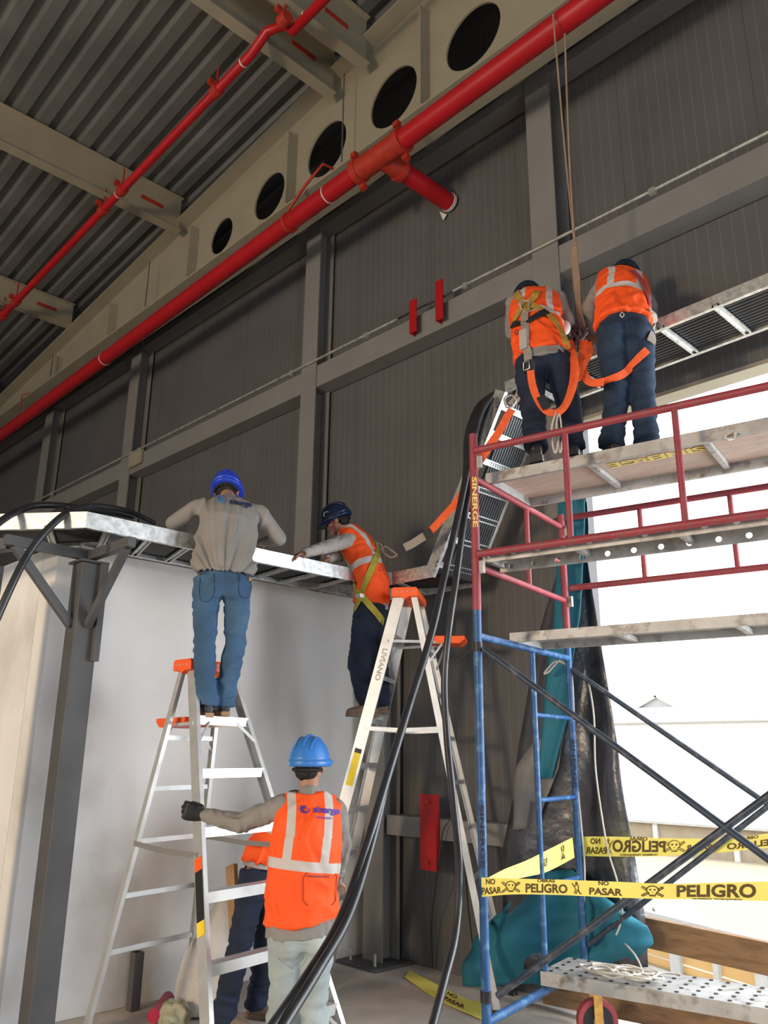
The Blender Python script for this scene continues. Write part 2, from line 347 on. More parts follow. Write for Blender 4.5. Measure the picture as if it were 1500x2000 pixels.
# thin joint lines (full height splice plates of the beam face)
for x in (-11.9, -8.95, -5.1):
    tag(MB().tube([(x, 4.34, RZ(x) - .3), (x, 4.34, 7.14)], .008, 6).build('hanger_rod', m_dkgrey), {-11.9: 'thin dark vertical rod in front of the cream beam, lowest on the left', -8.95: 'thin dark vertical rod on the cream beam left of its smallest hole', -5.1: 'thin dark vertical rod on the cream beam between its large holes, above the pipe tee'}[x], 'rod')

# wall framing columns and girts ---------------------------------------
def hcol(x, z0, z1, label, base=False, w=.25, d=.2, y0=5.0):
    t = thing('steel_column', (x, y0 + d / 2, z0), label, 'steel column')
    for yy, nm in ((y0 + .006, 'front_flange'), (y0 + d - .006, 'rear_flange')): MB().box((x, yy, (z0 + z1) / 2), (w, .012, z1 - z0)).build(nm, m_grey, t)
    MB().box((x, y0 + d / 2, (z0 + z1) / 2), (.012, d - .024, z1 - z0)).build('web', m_grey, t)
    if base:
        MB().box((x, y0 + .02, .012), (.46, .4, .024)).build('base_plate', m_dkgrey, t)
        for a in (-.14, .14):
            for b in (-.1,):
                MB().tube([(x + a, y0 + b, .02), (x + a, y0 + b, .11)], .012, 8).build('anchor_bolt', m_galvd, t)
    return t
hcol(-3.27, 3.3, 8.4, 'grey steel column behind the two men on the scaffold')
hcol(-6.32, 2.95, 8.2, 'grey steel column rising behind the man in the dark helmet')
hcol(-10.42, 0, 7.8, 'grey steel column above the shoulder of the man in the grey shirt, upper left', w=.28)
hcol(-13.5, 0, 7.4, 'grey steel column farthest left, above the tray corner', w=.3)
hcol(-5.2, 0, 2.82, 'short grey steel column at the corner of white and grey walls, bolted to the floor', base=True, w=.22, y0=4.98)
def girt(z, h, x0, x1, label):
    mb = MB(); mb.extrude([(0, 0), (.2, 0), (.2, .012), (.012, .012), (.012, h - .012), (.2, h - .012), (.2, h), (0, h)], (x0, 5.015, z), (x1, 5.015, z), (0, 1, 0), (0, 0, 1))
    return tag(mb.build('wall_girt', m_grey), label, 'steel beam')
girt(5.32, .25, -16.8, 2.0, 'long grey steel girt across the panel wall under the thin conduit')
girt(.965, .15, -5.08, -3.35, 'low grey steel girt near the floor behind the right ladder')
girt(7.3, .1, -16.8, 2.0, 'dark grey angle along the top of the panel wall just below the cream beam')
mb = MB(); mb.box((-.4, 5.3, 4.115), (5.6, .16, .03)); tag(mb.build('lit_beam_underside', m_cream), 'pale strip for the lit underside of the beam over the bright wall opening', 'lintel')  # beam underside lit by the opening, its light put into the paler colour
# conduit on the girt
t = thing('conduit', (-7, 4.98, 5.6), 'thin galvanised conduit running along the top of the long grey girt', 'pipe')
MB().tube([(-16.5, 4.985, 5.62), (-4.95, 4.985, 5.62)], .014, 8).build('pipe_run', m_galvd, t)
MB().tube([(-4.25, 4.985, 5.62), (1.9, 4.985, 5.62)], .014, 8).build('pipe_run', m_galvd, t)
MB().tube(catmull([(-4.95, 4.985, 5.62), (-4.8, 4.96, 5.6), (-4.6, 4.94, 5.585), (-4.4, 4.96, 5.59), (-4.25, 4.985, 5.62)]), .01, 8).build('loose_wire', m_black, t)
for x in (-12.9, -10, -6.6, -5.4, -4.1, -2.3, -.6): MB().box((x, 4.99, 5.61), (.05, .05, .05)).build('clamp', m_galv, t)
for x, lb in ((-4.75, 'left of two small red angle brackets fixed across the grey girt'), (-4.42, 'right of two small red angle brackets fixed across the grey girt')):
    mb = MB(); mb.extrude([(0, 0), (.09, 0), (.09, .01), (.01, .01), (.01, .09), (0, .09)], (x, 4.93, 5.36), (x, 4.93, 5.76 if x > -4.6 else 5.70), (1, 0, 0), (0, 1, 0)); tag(mb.build('angle_bracket', m_red), lb, 'bracket')
mb = MB(); mb.box((-10.1, 4.99, 5.5), (.35, .03, .2)); tag(mb.build('splice_plate', m_cream), 'pale splice plate on the girt beside the upper left column', 'plate')
t = thing('red_bracket_post', (-4.6, 4.97, .75), 'red steel plate bracket clamped across the low girt near the floor', 'bracket')
MB().box((-4.58, 4.985, 1.02), (.17, .03, .55)).build('plate', m_red, t)
for z in (.8, 1.24): MB().tube([(-4.58, 4.97, z), (-4.58, 4.95, z)], .018, 8).build('bolt', m_redc, t)

# sprinkler main ---------------------------------------------------------
PY, PZ = 4.3, 6.83; pz = lambda x: PZ + .021 * (x + 4.5)
t = thing('sprinkler_main_pipe', (-7, PY, PZ - .1), 'thick red sprinkler main with a short capped branch, running below the cream beam', 'pipe')
MB().tube([(-17, PY, pz(-17)), (-4.72, PY, PZ)], .09, 24).build('pipe_run', m_red, t)
MB().tube([(-4.32, PY, PZ), (1.4, PY, pz(1.4))], .092, 24).build('pipe_run', m_red, t)
mb = MB(); mb.tube([(-4.82, PY, PZ), (-4.22, PY, PZ)], .106, 24); mb.tube([(-4.52, PY, PZ), (-4.50, PY + .25, PZ - .02)], .096, 24)
te = mb.build('tee_fitting', m_redc, t)
for x in (-4.80, -4.24):
    mb = MB(); mb.tube([(x - .035, PY, PZ), (x + .035, PY, PZ)], .118, 24); mb.box((x, PY - .06, PZ + .14), (.06, .05, .05)); mb.box((x, PY + .06, PZ - .14), (.06, .05, .05)); mb.build('coupling', m_redc, t)
MB().tube([(-4.50, PY + .2, PZ - .015), (-4.46, PY + .88, PZ - .05)], .09, 24).build('branch_pipe', m_red, t)
mb = MB(); mb.tube([(-4.50, PY + .22, PZ - .018), (-4.497, PY + .27, PZ - .02)], .113, 24); mb.build('coupling', m_redc, t)
mb = MB(); mb.tube([(-4.458, PY + .87, PZ - .05), (-4.457, PY + .90, PZ - .05)], .096, 16); mb.add([(-4.57, PY + .87, PZ - .1), (-4.5, PY + .9, PZ - .16), (-4.55, PY + .9, PZ - .2)], [(0, 1, 2)]); mb.build('end_cover', m_sack, t)
for x in (-9.9, -5.25): 
    mb = MB(); mb.tube([(x, PY, pz(x)), (x + .012, PY, pz(x))], .0935, 24); mb.build('weld_ring', m_sack, t)
for x in (-5.85,):
    mb = MB(); mb.tube([(x - .02, PY, pz(x)), (x + .02, PY, pz(x))], .104, 24); mb.tube([(x, PY - .03, PZ + .1), (x + .25, PY, PZ + .3), (x + .45, PY + .05, PZ + .46), (x + .46, PY + .2, PZ + .47)], .016, 8); mb.build('clamp_hanger', m_redc, t)
MB().tube([(-12.9, PY, PZ + .05), (-12.9, PY, PZ + .3), (-12.6, PY + .1, PZ + .32)], .012, 8).build('hanger', m_redc, t)
# small branch line
SY = 3.4; sz = lambda x: 7.80 + .05 * (x + 8.5)
t = thing('sprinkler_branch_pipe', (-8, SY, 7.6), 'thin red sprinkler pipe hung under the roof beams with a kink near the top', 'pipe')
pts = [(-15, SY, sz(-15)), (-5.35, SY, sz(-5.35)), (-5.15, SY + .02, sz(-5.2) + .12), (-4.98, SY + .1, sz(-5) + .12), (-4.9, SY + .12, sz(-4.9) - .02), (-1.5, SY + .12, sz(-1.5) - .02)]
MB().tube(pts, .046, 16).build('pipe_run', m_red, t)
for x in (-11.5, -11.0, -8.36, -7.9, -5.95, -4.85):
    zz = sz(x); mb = MB(); mb.tube([(x - .05, SY, zz), (x + .05, SY, zz)], .062, 16); mb.box((x, SY - .07, zz + .06), (.05, .06, .05)); mb.tube([(x, SY, zz), (x, SY, PB(x) + .1)], .012, 6); mb.build('pipe_clamp', m_redc, t)
for x in (-8.0, -5.5, -4.7): MB().tube([(x, SY + (.12 if x > -5 else 0), sz(x)), (x + .015, SY + (.12 if x > -5 else 0), sz(x))], .049, 16).build('joint_ring', m_sack, t)
VZ = V((0, 0, 1))
# ------------------------------------------------------------------ CABLE TRAY (galvanised, bolted sections)
TZ, TH = 2.87, .10
def tray(label, n0, n1, f0, f1, nr, TH=.10):
    """straight ladder tray: near rail n0-n1, far rail f0-f1"""
    n0, n1, f0, f1 = V(n0), V(n1), V(f0), V(f1)
    t = thing('cable_tray_section', (n0 + n1 + f0 + f1) / 4, label, 'cable tray', None)
    d = (n1 - n0).normalized(); up = d.cross(f0 - n0).normalized()
    if up.z < 0: up = -up
    for a, b, s_ in ((n0, n1, 1), (f0, f1, -1)):
        inn = up.cross(d) ; inn = inn if inn.dot(f1 - n1) * s_ > 0 else -inn
        mb = MB(); mb.extrude([(0, 0), (.03, 0), (.03, .003), (.003, .003), (.003, TH - .003), (.02, TH - .003), (.02, TH), (0, TH)], a, b, inn, up); mb.build('side_rail', m_galv, t)
    for k in range(nr):
        q = (k + .5) / nr; a = n0.lerp(n1, q); b = f0.lerp(f1, q)
        mb = MB()
        for o_ in (-.018, .018): mb.beam(a + d * o_ + up * .008, b + d * o_ + up * .008, .010, .014, up)
        mb.beam(a + up * .018, b + up * .018, .042, .004, up); mb.build('rung', m_galv, t)
    return t
NX, FX, NY, FY = -4.60, -5.10, 4.46, 4.96
tray('long level galvanised cable tray above the white wall, where the two men on ladders lean', (NX, 2.0, TZ), (NX, 3.96, TZ), (FX, 2.2, TZ), (FX, 3.96, TZ), 7)
# corner elbow
t = thing('cable_tray_elbow', (-4.7, 4.4, TZ), 'galvanised tray elbow in the corner behind the man in the dark helmet', 'cable tray')
for pts, s_ in ((((NX, 3.96, TZ), (NX, NY - .12, TZ), (NX + .12, NY, TZ), (-4.05, NY, TZ)), 1), (((FX, 3.96, TZ), (FX, FY - .2, TZ), (FX + .2, FY, TZ), (-4.05, FY, TZ)), 1)):
    mb = MB()
    for a, b in zip(pts, pts[1:]): mb.beam(V(a) + V((0, 0, TH / 2)), V(b) + V((0, 0, TH / 2)), .004, TH)
    mb.build('side_rail', m_galv, t)
for a, b in (((NX, 4.1), (FX, 4.15)), ((NX, 4.3), (FX, 4.6)), ((-4.55, 4.42), (-5.0, 4.88)), ((-4.42, NY), (-4.6, FY))): MB().beam((a[0], a[1], TZ + .01), (b[0], b[1], TZ + .01), .04, .016).build('rung', m_galvd, t)
mb = MB()
for x in (-4.62, -4.59, -4.56, -4.53):
    for z in (.03, .07): mb.sph((x + .2, NY - .003, TZ + z), .007)
mb.build('bolts', m_galv, t)
# mitred end section at the left
P_ = V((NX, 2.0, TZ)); Q_ = V((NX - 1.5, 2.0 - 1.19, TZ)); P2_ = V((FX, 2.2, TZ)); Q2_ = V((FX - 1.3, 2.2 - 1.03 + .2, TZ))
tray('galvanised tray section angled away at the left edge, under drooping black cables', P_, Q_, P2_, Q2_, 4)
# rising section and upper tray
RI0, RI1 = V((-4.05, NY, TZ)), V((-3.32, NY, 4.15))
tray('galvanised ladder tray rising steeply up the grey wall beside the scaffold', RI0, RI1, (RI0.x, FY, RI0.z), (RI1.x, FY, RI1.z), 7)
UP0, UP1 = V((-3.32, NY, 4.15)), V((1.6, NY, 4.29))
tu = tray('upper level cable tray full of black cables above the scaffold platform', UP0, UP1, (UP0.x, FY, UP0.z), (UP1.x, FY, UP1.z), 14, .08)
mb = MB(); mb.box((-2.33, NY - .004, 4.215), (.26, .004, .07)); sp = mb.build('splice_plate', m_galvd, tu)
mb = MB()
for a in (-.1, -.04, .04, .1):
    for b in (-.02, .02): mb.sph((-2.33 + a, NY - .007, 4.215 + b), .006)
mb.build('bolts', m_galv, sp)
# cables lying in the trays
N_C = 12
for k in range(N_C):
    o1 = .06 + .40 * k / (N_C - 1); oa = .16 + .30 * k / (N_C - 1); dgs = lambda s_: V((NX - .78 * s_ - .62 * oa, 2.0 - .62 * s_ + .78 * oa, TZ + .045))
    pts = [dgs(1.5), dgs(.7), dgs(.12), (NX - oa, 2.5, TZ + .045), (NX - oa, 3.8, TZ + .045), (NX - oa * .7 + .03, 4.2, TZ + .045), (-4.55, NY + oa * .75, TZ + .045), (-4.08, NY + oa, TZ + .05), (-4.0, NY + oa, TZ + .12), (-3.45, NY + oa, 4.0), (-3.36, NY + oa * .96, 4.16), (-3.15, NY + o1, 4.205), (-2.2, NY + o1, 4.225), (1.5, NY + o1, 4.33)]
    tag(MB().tube(catmull(pts, 5), .0165, 8).build('power_cable', m_black), 'black power cable laid side by side in the rising tray and upper tray', 'cable', 'black cables lying in the tray')
# loose cables over the upper tray bend
for k, off in enumerate((0, .03, .06, .09)):
    kk = k * 5; pts = [at(972 - kk * .3, 772 - kk * .3, 5.68), at(952 - kk, 790, 5.6), at(936 - kk, 820, 5.55), at(926 - kk, 860, 5.5), at(919 - kk * .6, 910, 5.42), at(909 - kk * .4, 975, 5.3), at(896 - kk * .4, 1040, 5.2)]
    tag(MB().tube(catmull(pts, 6), .02, 8).build('power_cable', m_black), 'black cable bowed over the outer side of the tray bend at its top', 'cable', 'black cables bowed over the tray bend')
# draped cables at the left
def cab(pts, r, label, group=None): return tag(MB().tube(catmull(pts, 7), r, 10).build('power_cable', m_black), label, 'cable', group)
cab([at(300, 1022, 5.75), at(262, 1004, 5.6), at(225, 994, 5.45), at(180, 989, 5.3), at(135, 1000, 5.1), at(95, 1032, 5.0), at(55, 1082, 4.95), at(22, 1145, 4.9), at(-20, 1240, 4.9)], .022, 'black cable looping off the left tray corner and hanging in front of the tray')
cab([at(150, 992, 5.55), at(110, 987, 5.4), at(65, 988, 5.3), at(25, 1003, 5.2), at(-15, 1030, 5.1)], .022, 'black cable arching over the left end of the tray, higher of the two')
cab([at(260, 1010, 5.7), at(200, 1000, 5.6), at(150, 994, 5.5), at(125, 990, 5.45)], .02, 'short black cable lying on the tray corner at the left')
# long hanging cables in front of everything
cab([at(958, 775, 5.55), at(936, 815, 5.35), at(918, 895, 5.1), at(893, 1015, 4.85), at(868, 1125, 4.7), at(842, 1240, 4.55), at(800, 1375, 4.4), at(758, 1512, 4.2), at(715, 1655, 4.0), at(664, 1800, 3.75), at(598, 1910, 3.5), at(515, 2030, 3.2)], .0215, 'long black cable hanging from the tray and sweeping down in front of the vested man')
cab([at(960, 785, 5.55), at(940, 840, 5.4), at(924, 915, 5.15), at(908, 1005, 4.95), at(891, 1130, 4.85), at(876, 1235, 4.8), at(868, 1330, 4.8), at(873, 1440, 4.75), at(886, 1570, 4.65), at(897, 1700, 4.5), at(890, 1820, 4.4), at(868, 1915, 4.25), at(838, 2030, 4.0)], .0205, 'long black cable hanging nearest the scaffold post, bowed right near the floor')
cab([at(760, 1506, 4.23), at(722, 1660, 4.0), at(680, 1790, 3.75), at(622, 1893, 3.5), at(565, 1985, 3.3), at(535, 2035, 3.2)], .02, 'second black cable running close along the sweeping one in front of the pale jeans')
# post carrying the tray
PX, PYp = -5.03, 2.24
t = thing('tray_support_post', (PX, PYp, 0), 'dark grey box post with bracket arms holding the tray in front of the white wall', 'post')
MB().box((PX, PYp, 1.375), (.15, .15, 2.75)).build('post', m_dkgrey, t, bevel=.008)
MB().box((PX, PYp, 2.757), (.19, .19, .014)).build('cap_plate', m_dkgrey, t)
for dx, dy in ((.6, .0), (.06, -.6)):
    dd = V((dx, dy, 0)).normalized()
    MB().beam(V((PX, PYp, 2.805)) - dd * .02, V((PX, PYp, 2.805)) + dd * .56, .05, .06).build('arm', m_dkgrey, t)
    MB().beam(V((PX, PYp, 2.35)) + dd * .08, V((PX, PYp, 2.78)) + dd * .5, .04, .05).build('brace', m_dkgrey, t)
MB().box((PX + .1, PYp + .06, 2.44), (.04, .04, .62)).build('splice_bar', m_dkgrey, t)
t = thing('tray_support_post', (-5.45, 1.78, 0), 'dark steel post cut by the left edge of the frame', 'post')
MB().box((-5.32, 1.72, 1.35), (.15, .15, 2.7)).build('post', m_dkgrey, t, bevel=.006)
MB().beam((-5.6, 1.55, 2.80), (-5.05, 1.75, 2.80), .08, .07).build('arm', m_dkgrey, t)

# ------------------------------------------------------------------ SCAFFOLD
P1 = V((-2.841, 3.49, 0)); UF = V((-.191, .982, 0)).normalized(); VF = V((.982, .191, 0)).normalized(); P2 = P1 + UF * 1.272
n1 = V((UF.x, UF.y, 0))                                        # normal of front plane
def fp(x, y): return onP(x, y, P1, n1)                         # on the plane of the front posts
def bp(x, y): return onP(x, y, P2, n1)
def ep(x, y): return onP(x, y, P1, VF)                         # on the end frame plane
def up(P, z): return V((P.x, P.y, z))
RT = .0225
def frame_tube(name, pts, m, parent, r=RT): return MB().tube(pts, r, 14).build(name, m, parent)
PM = P1 + UF * .70
def blue_frame(base, label, lettering=True):
    O = base - P1
    t = thing('scaffold_end_frame', up(base, .3), label, 'scaffold frame')
    frame_tube('front_post', [up(P1 + O, .02), up(P1 + O, 2.40)], m_scblue, t); frame_tube('rear_post', [up(P2 + O, .26), up(P2 + O, 2.44)], m_scblue, t)
    frame_tube('inner_post', [up(PM + O, .36), up(PM + O, 2.2)], m_scblue, t, .017)
    frame_tube('top_bar', [up(P1 + O, 2.22), up(P2 + O, 2.22)], m_scblue, t, .02); frame_tube('bottom_bar', [up(P1 + O, .36), up(P2 + O, .36)], m_scblue, t, .022)
    for z in (.875, 1.345, 1.83): frame_tube('rung', [up(PM + O, z), up(P2 + O, z)], m_scblue, t, .014)
    if lettering:
        for P, z in ((P1, 1.2), (P2, 1.55)):
            c = up(P, z) + (V((0, 0, 0)) - up(P, 0)).normalized() * (RT + .001); mb = MB(); rr = (V((-c.y, c.x, 0))).normalized()
            vs, fs = text_geo('SINERGE'); hh = .034; cc = up(P, z); tocam = (V((0, 0, 0)) - up(P, 0)).normalized(); rt = tocam.cross(V((0, 0, 1))) * -1
            mb.add([cc + V((0, 0, -x * hh * 2.3)) + (tocam * math.cos(y * hh * 1.0 / RT) + (rt * math.sin(y * hh * 1.0 / RT))) * (RT + .0012) for x, y, z_ in vs], fs)
            mb.build('stencil_lettering', m_inkb, t)
    return t
blue_frame(P1, 'blue tubular scaffold end frame with ladder rungs, bottom lift')
blue_frame(P1 + VF * 2.4, 'far blue scaffold end frame beyond the right edge', False)
def red_frame(base, label, lettering=True):
    O = base - P1
    t = thing('scaffold_end_frame', up(base, 2.4), label, 'scaffold frame')
    frame_tube('front_post', [up(P1 + O, 2.36), up(P1 + O, 3.40)], m_scred, t, .024); frame_tube('rear_post', [up(P2 + O, 2.40), up(P2 + O, 3.22)], m_scred, t, .024)
    frame_tube('top_bar', [up(P1 + O, 3.13), up(P2 + O, 3.13)], m_scred, t, .019); frame_tube('lower_bar', [up(P1 + O, 2.61), up(P2 + O, 2.61)], m_scred, t, .019)
    frame_tube('inner_post', [up(PM + O, 2.61), up(PM + O, 3.13)], m_scred, t, .016); frame_tube('rung', [up(PM + O, 2.87), up(P2 + O, 2.87)], m_scred, t, .014)
    for P, z in ((P1, 3.22), (P1, 2.6), (P2, 3.1), (P2, 2.6)): MB().box(up(P + O, z) + VF * .035, (.035, .02, .07)).build('lock_pin', m_galvd, t)
    if lettering:
        mb = MB(); vs, fs = text_geo('SINERGE'); hh = .034; cc = up(P1, 2.98); tocam = (V((0, 0, 0)) - up(P1, 0)).normalized(); rt = tocam.cross(V((0, 0, 1))) * -1
        mb.add([cc + V((0, 0, -x * hh * 2.3)) + (tocam * math.cos((y * hh) / RT) + rt * math.sin((y * hh) / RT)) * (.0255) for x, y, z_ in vs], fs); mb.build('stencil_lettering', m_inky, t)
    return t
red_frame(P1, 'red tubular scaffold end frame, top lift beside the rising tray')
red_frame(P1 + VF * 2.4, 'far red scaffold end frame beyond the right edge', False)
def guard(O, za, zb, xs, label):
    t = thing('scaffold_guard_rail', up(O, za), label, 'guard rail')
    frame_tube('top_rail', [up(O + VF * .03, zb), up(O + VF * 2.38, zb)], m_scred, t, .021); frame_tube('bottom_rail', [up(O + VF * .03, za), up(O + VF * 2.38, za)], m_scred, t, .021)
    for x in xs: frame_tube('upright', [up(O + VF * x, za), up(O + VF * x, zb)], m_scred, t, .017)
    return t
xf = [(fp(px, py) - P1).dot(VF) for px, py in ((1110, 900), (1328, 880))]; xb = [(bp(px, py) - P2).dot(VF) for px, py in ((1250, 1040), (1428, 1010))]
guard(P1 - UF * .03, 2.67, 3.285, xf + [2.1], 'red tubular guard rail panel on the near side of the platform')
guard(P2 + UF * .03, 2.70, 3.20, xb + [2.1], 'red tubular guard rail panel on the far side, against the bright opening')
def plank(z, o0, wd, label, kind, th=.065, L=2.55, s0=-.02):
    a = P1 + UF * o0 + VF * s0; t = thing('scaffold_plank', up(a, z - th), label, 'scaffold plank'); c = lambda l, q, zz: up(a + VF * l + UF * q, zz)
    if kind == 'ply':
        for q in (0, wd): MB().beam(c(0, q, z - th / 2), c(L, q, z - th / 2), .03, th).build('side_rail', m_plank, t)
        MB().beam(c(.015, 0, z - th / 2), c(.015, wd, z - th / 2), .03, th).build('end_rail', m_plank, t)
        MB().beam(c(0, wd / 2, z - .008), c(L, wd / 2, z - .008), wd - .01, .014).build('plywood_deck' if z > 3 else 'deck', m_ply if z > 3 else m_galvd, t)
        for l in (.62, 1.25, 1.88): MB().beam(c(l, 0, z - .035), c(l, wd, z - .035), .03, .03).build('cross_member', m_plank, t)
    else:
        mb = MB(); n = int(L / .07)
        mb.beam(c(0, wd / 2, z - .003), c(L, wd / 2, z - .003), wd, .006)
        for q in (0, wd): mb.beam(c(0, q, z - th / 2), c(L, q, z - th / 2), .004, th)
        nf = len(mb.f)
        for i in range(int(L / .085)):
            for j in range(5):
                cc = c(.05 + i * .085, .03 + j * (wd - .06) / 4, z); mb.tube([cc, cc + V((0, 0, .004))], .011, 8)
        so_ = mb.build('steel_tread', m_plank, t); so_.data.materials.append(m_blackp)
        for p_ in so_.data.polygons: p_.material_index = 1 if p_.index >= nf else 0
        for l in (.01, 1.2): MB().beam(c(l, 0, z - .04), c(l, wd, z - .04), .02, .04).build('cross_member', m_plank, t)
    return t
pk = plank(3.215, .20, .56, 'top platform plank with pinkish plywood underside where two men stand', 'ply')
cc = onZ(1280, 893, 3.1965); mb = MB(); text_on(mb, 'SINERGE', cc, -VF, UF, .11, 1.25); mb.build('stencil_lettering', m_inky, pk)
tag(MB().tube(catmull([onZ(1428, 850, 3.17), onZ(1436, 846, 3.15), onZ(1432, 856, 3.14), onZ(1421, 858, 3.13), onZ(1415, 851, 3.15), onZ(1424, 843, 3.16)], 5), .007, 6).build('rope_knot', m_wrope), 'small pale rope knot tied under the top platform plank', 'rope')
# perforated channel plank
def holed_plate(o, h, pitch=.145, r=.0155, L=2.5, n=16):
    mb = MB(); k = 0
    while k * pitch < L:
        c = o + VF * ((k + .5) * pitch) + VZ * (h / 2); ring = []; rect = []
        angs = sorted([2 * math.pi * (q + .5) / n for q in range(n)] + [math.atan2(sy_ * h, sx_ * pitch) % (2 * math.pi) for sx_ in (-1, 1) for sy_ in (-1, 1)]); m_ = len(angs)
        for a_ in angs:
            cs_, sn_ = math.cos(a_), math.sin(a_); tt = min(pitch / 2 / abs(cs_) if abs(cs_) > 1e-6 else 9, h / 2 / abs(sn_) if abs(sn_) > 1e-6 else 9)
            ring.append(c + VF * (r * cs_) + VZ * (r * sn_)); rect.append(c + VF * (tt * cs_) + VZ * (tt * sn_))
        for off in (-.002, .002): mb.add([q + UF * off for q in ring + rect], [((i, (i + 1) % m_, (i + 1) % m_ + m_, i + m_) if off < 0 else (i + m_, (i + 1) % m_ + m_, (i + 1) % m_, i)) for i in range(m_)])
        mb.add([q - UF * .002 for q in ring] + [q + UF * .002 for q in ring], [(i, (i + 1) % m_, (i + 1) % m_ + m_, i + m_) for i in range(m_)]); k += 1
    return mb
z2 = 2.665; a = P1 + UF * .03
t = thing('scaffold_plank', up(a, z2 - .06), 'narrow steel plank with a row of round side holes, tied outside the red frame', 'scaffold plank')
holed_plate(up(a, z2 - .035), .07).build('side_face', m_galvd, t)
holed_plate(up(a + UF * .27, z2 - .04), .068).build('side_face', m_galvd, t)
MB().beam(up(a + UF * .135, z2 + .03), up(a + UF * .135 + VF * 2.5, z2 + .03), .27, .005).build('steel_tread', m_galvd, t)
for l in (.02, .55, 1.1): MB().beam(up(a + VF * l, z2), up(a + VF * l + UF * .27, z2), .03, .03).build('cross_member', m_plank, t)
plank(2.29, .45, .40, 'lower plank with pale steel edge and open underside at the blue frame top', 'ply', th=.055)
plank(.455, .68, .40, 'lowest dimpled steel plank with a coil of rope on it', 'steel', th=.07)
# cross braces
def brace(a, b, label, r=.0165, m=None): return tag(MB().tube([a, b], r, 12).build('cross_brace', m or m_brace), label, 'scaffold brace')
brace(fp(945, 1268), fp(1560, 1722), 'dark diagonal brace from the top of the near blue post down to the right')
brace(fp(972, 1945) , fp(1590, 1488), 'dark diagonal brace rising right from the foot of the near blue post')
brace(bp(1118, 1308), bp(1560, 1612), 'dark diagonal brace from the far blue post down to the right')
brace(bp(1150, 1845), bp(1560, 1528), 'lower dark diagonal brace rising right from the far blue post')
for P, z, lb in ((P1, 2.16, 'black tie wound round the near blue post at the upper brace'), (P1, .47, 'black tie wound round the near blue post at the lower brace')):
    tag(MB().tube([up(P, z - .025) , up(P, z + .025)], .027, 14).build('rubber_tie', m_blackp), lb, 'tie')
# caster
cc = onZ(1165, 1975, .12); cc = V((P2.x + .02, P2.y - .03, .115)); cc = at(1165, 1972, 5.55); cc.z = .118
t = thing('caster_wheel', (cc.x, cc.y, 0), 'red-rimmed scaffold caster wheel on an ochre fork', 'wheel')
ax = (V((0, 0, 0)) - V((cc.x, cc.y, 0))).normalized(); ax = (ax + V((.45, 0, 0))).normalized()
MB().tube([cc - ax * .025, cc + ax * .025], .118, 32).build('tyre', m_scred, t)
mb = MB(); mb.tube([cc - ax * .028, cc + ax * .028], .088, 32); mb.build('hub_disc', m_blackp, t)
MB().tube([cc - ax * .035, cc + ax * .036], .03, 16).build('axle', m_galvd, t)
for s_ in (-1, 1): MB().beam(cc + ax * s_ * .04 + V((0, 0, -.02)), cc + ax * s_ * .04 + V((0, 0, .16)), .05, .008, ax).build('fork', m_caster, t)
MB().tube([V((cc.x, cc.y, .27)), V((cc.x, cc.y, .34))], .03, 12).build('stem', m_caster, t)
# ropes
def rope(pts, r, m, label, n=8, g=None): return tag(MB().tube(catmull(pts, n), r, 8).build('rope', m), label, 'rope', g)
pr = V((-2.62, 4.19, 0))
rope([onY(1080, 28, 4.17), onY(1088, 120, 4.18), onY(1103, 290, 4.22), onY(1116, 420, 4.26), onY(1122, 480, 4.28)], .007, m_rope, 'left strand of the tan rope hanging from the red main pipe')
rope([onY(1103, 66, 4.18), onY(1107, 180, 4.2), onY(1113, 330, 4.23), onY(1120, 440, 4.26), onY(1124, 480, 4.28)], .007, m_rope, 'right strand of the tan rope hanging from the red main pipe')
mb = MB(); random.seed(3)
for k in range(7):
    o_ = (k - 3) * 1.9
    mb.tube(catmull([onY(1123 + o_ * .3, 470, 4.28), onY(1122 + o_ * .9, 500, 4.29), onY(1126 + o_, 545, 4.3), onY(1130 + o_ * .8, 600, 4.3), onY(1135 + o_ * 1.2, 640, 4.32)], 5), .005, 6)
tag(mb.build('rope_bundle', m_rope), 'gathered bundle of tan rope loops hanging between the two men on the platform', 'rope')
mb = MB()
for k in range(9):
    a = k * .8; mb.tube(catmull([onY(1118 + 10 * math.cos(a), 632 + 6 * math.sin(a * 2), 4.3), onY(1132 + 14 * math.sin(a), 650, 4.28 - .02 * (k % 3)), onY(1126 + 16 * math.cos(a * 1.7), 676, 4.3), onY(1140 + 8 * math.sin(a), 640, 4.32)], 5, ), .009, 6)
tag(mb.build('harness_hardware', m_dkgrey), 'dark tangle of hooks and straps where the rope meets the platform men', 'hooks')
rope([bp(1110, 1302), bp(1095, 1290), bp(1083, 1300), bp(1072, 1312), bp(1063, 1316), bp(1070, 1306), bp(1085, 1292), bp(1102, 1296), bp(1112, 1305), bp(1128, 1312), bp(1143, 1322), bp(1150, 1335), bp(1160, 1400), bp(1163, 1500), bp(1178, 1610), bp(1190, 1670), bp(1205, 1720), bp(1215, 1775), bp(1213, 1800), bp(1203, 1826)], .006, m_wrope, 'off-white rope tied at the far blue post and dropping beside the black sheet', 5)
rope([bp(1112, 1298), bp(1118, 1330), bp(1121, 1400), bp(1125, 1500), bp(1136, 1620), bp(1142, 1700), bp(1140, 1800), bp(1146, 1870), bp(1150, 1885)], .006, m_wrope, 'off-white rope hanging straight down along the far blue post', 6)
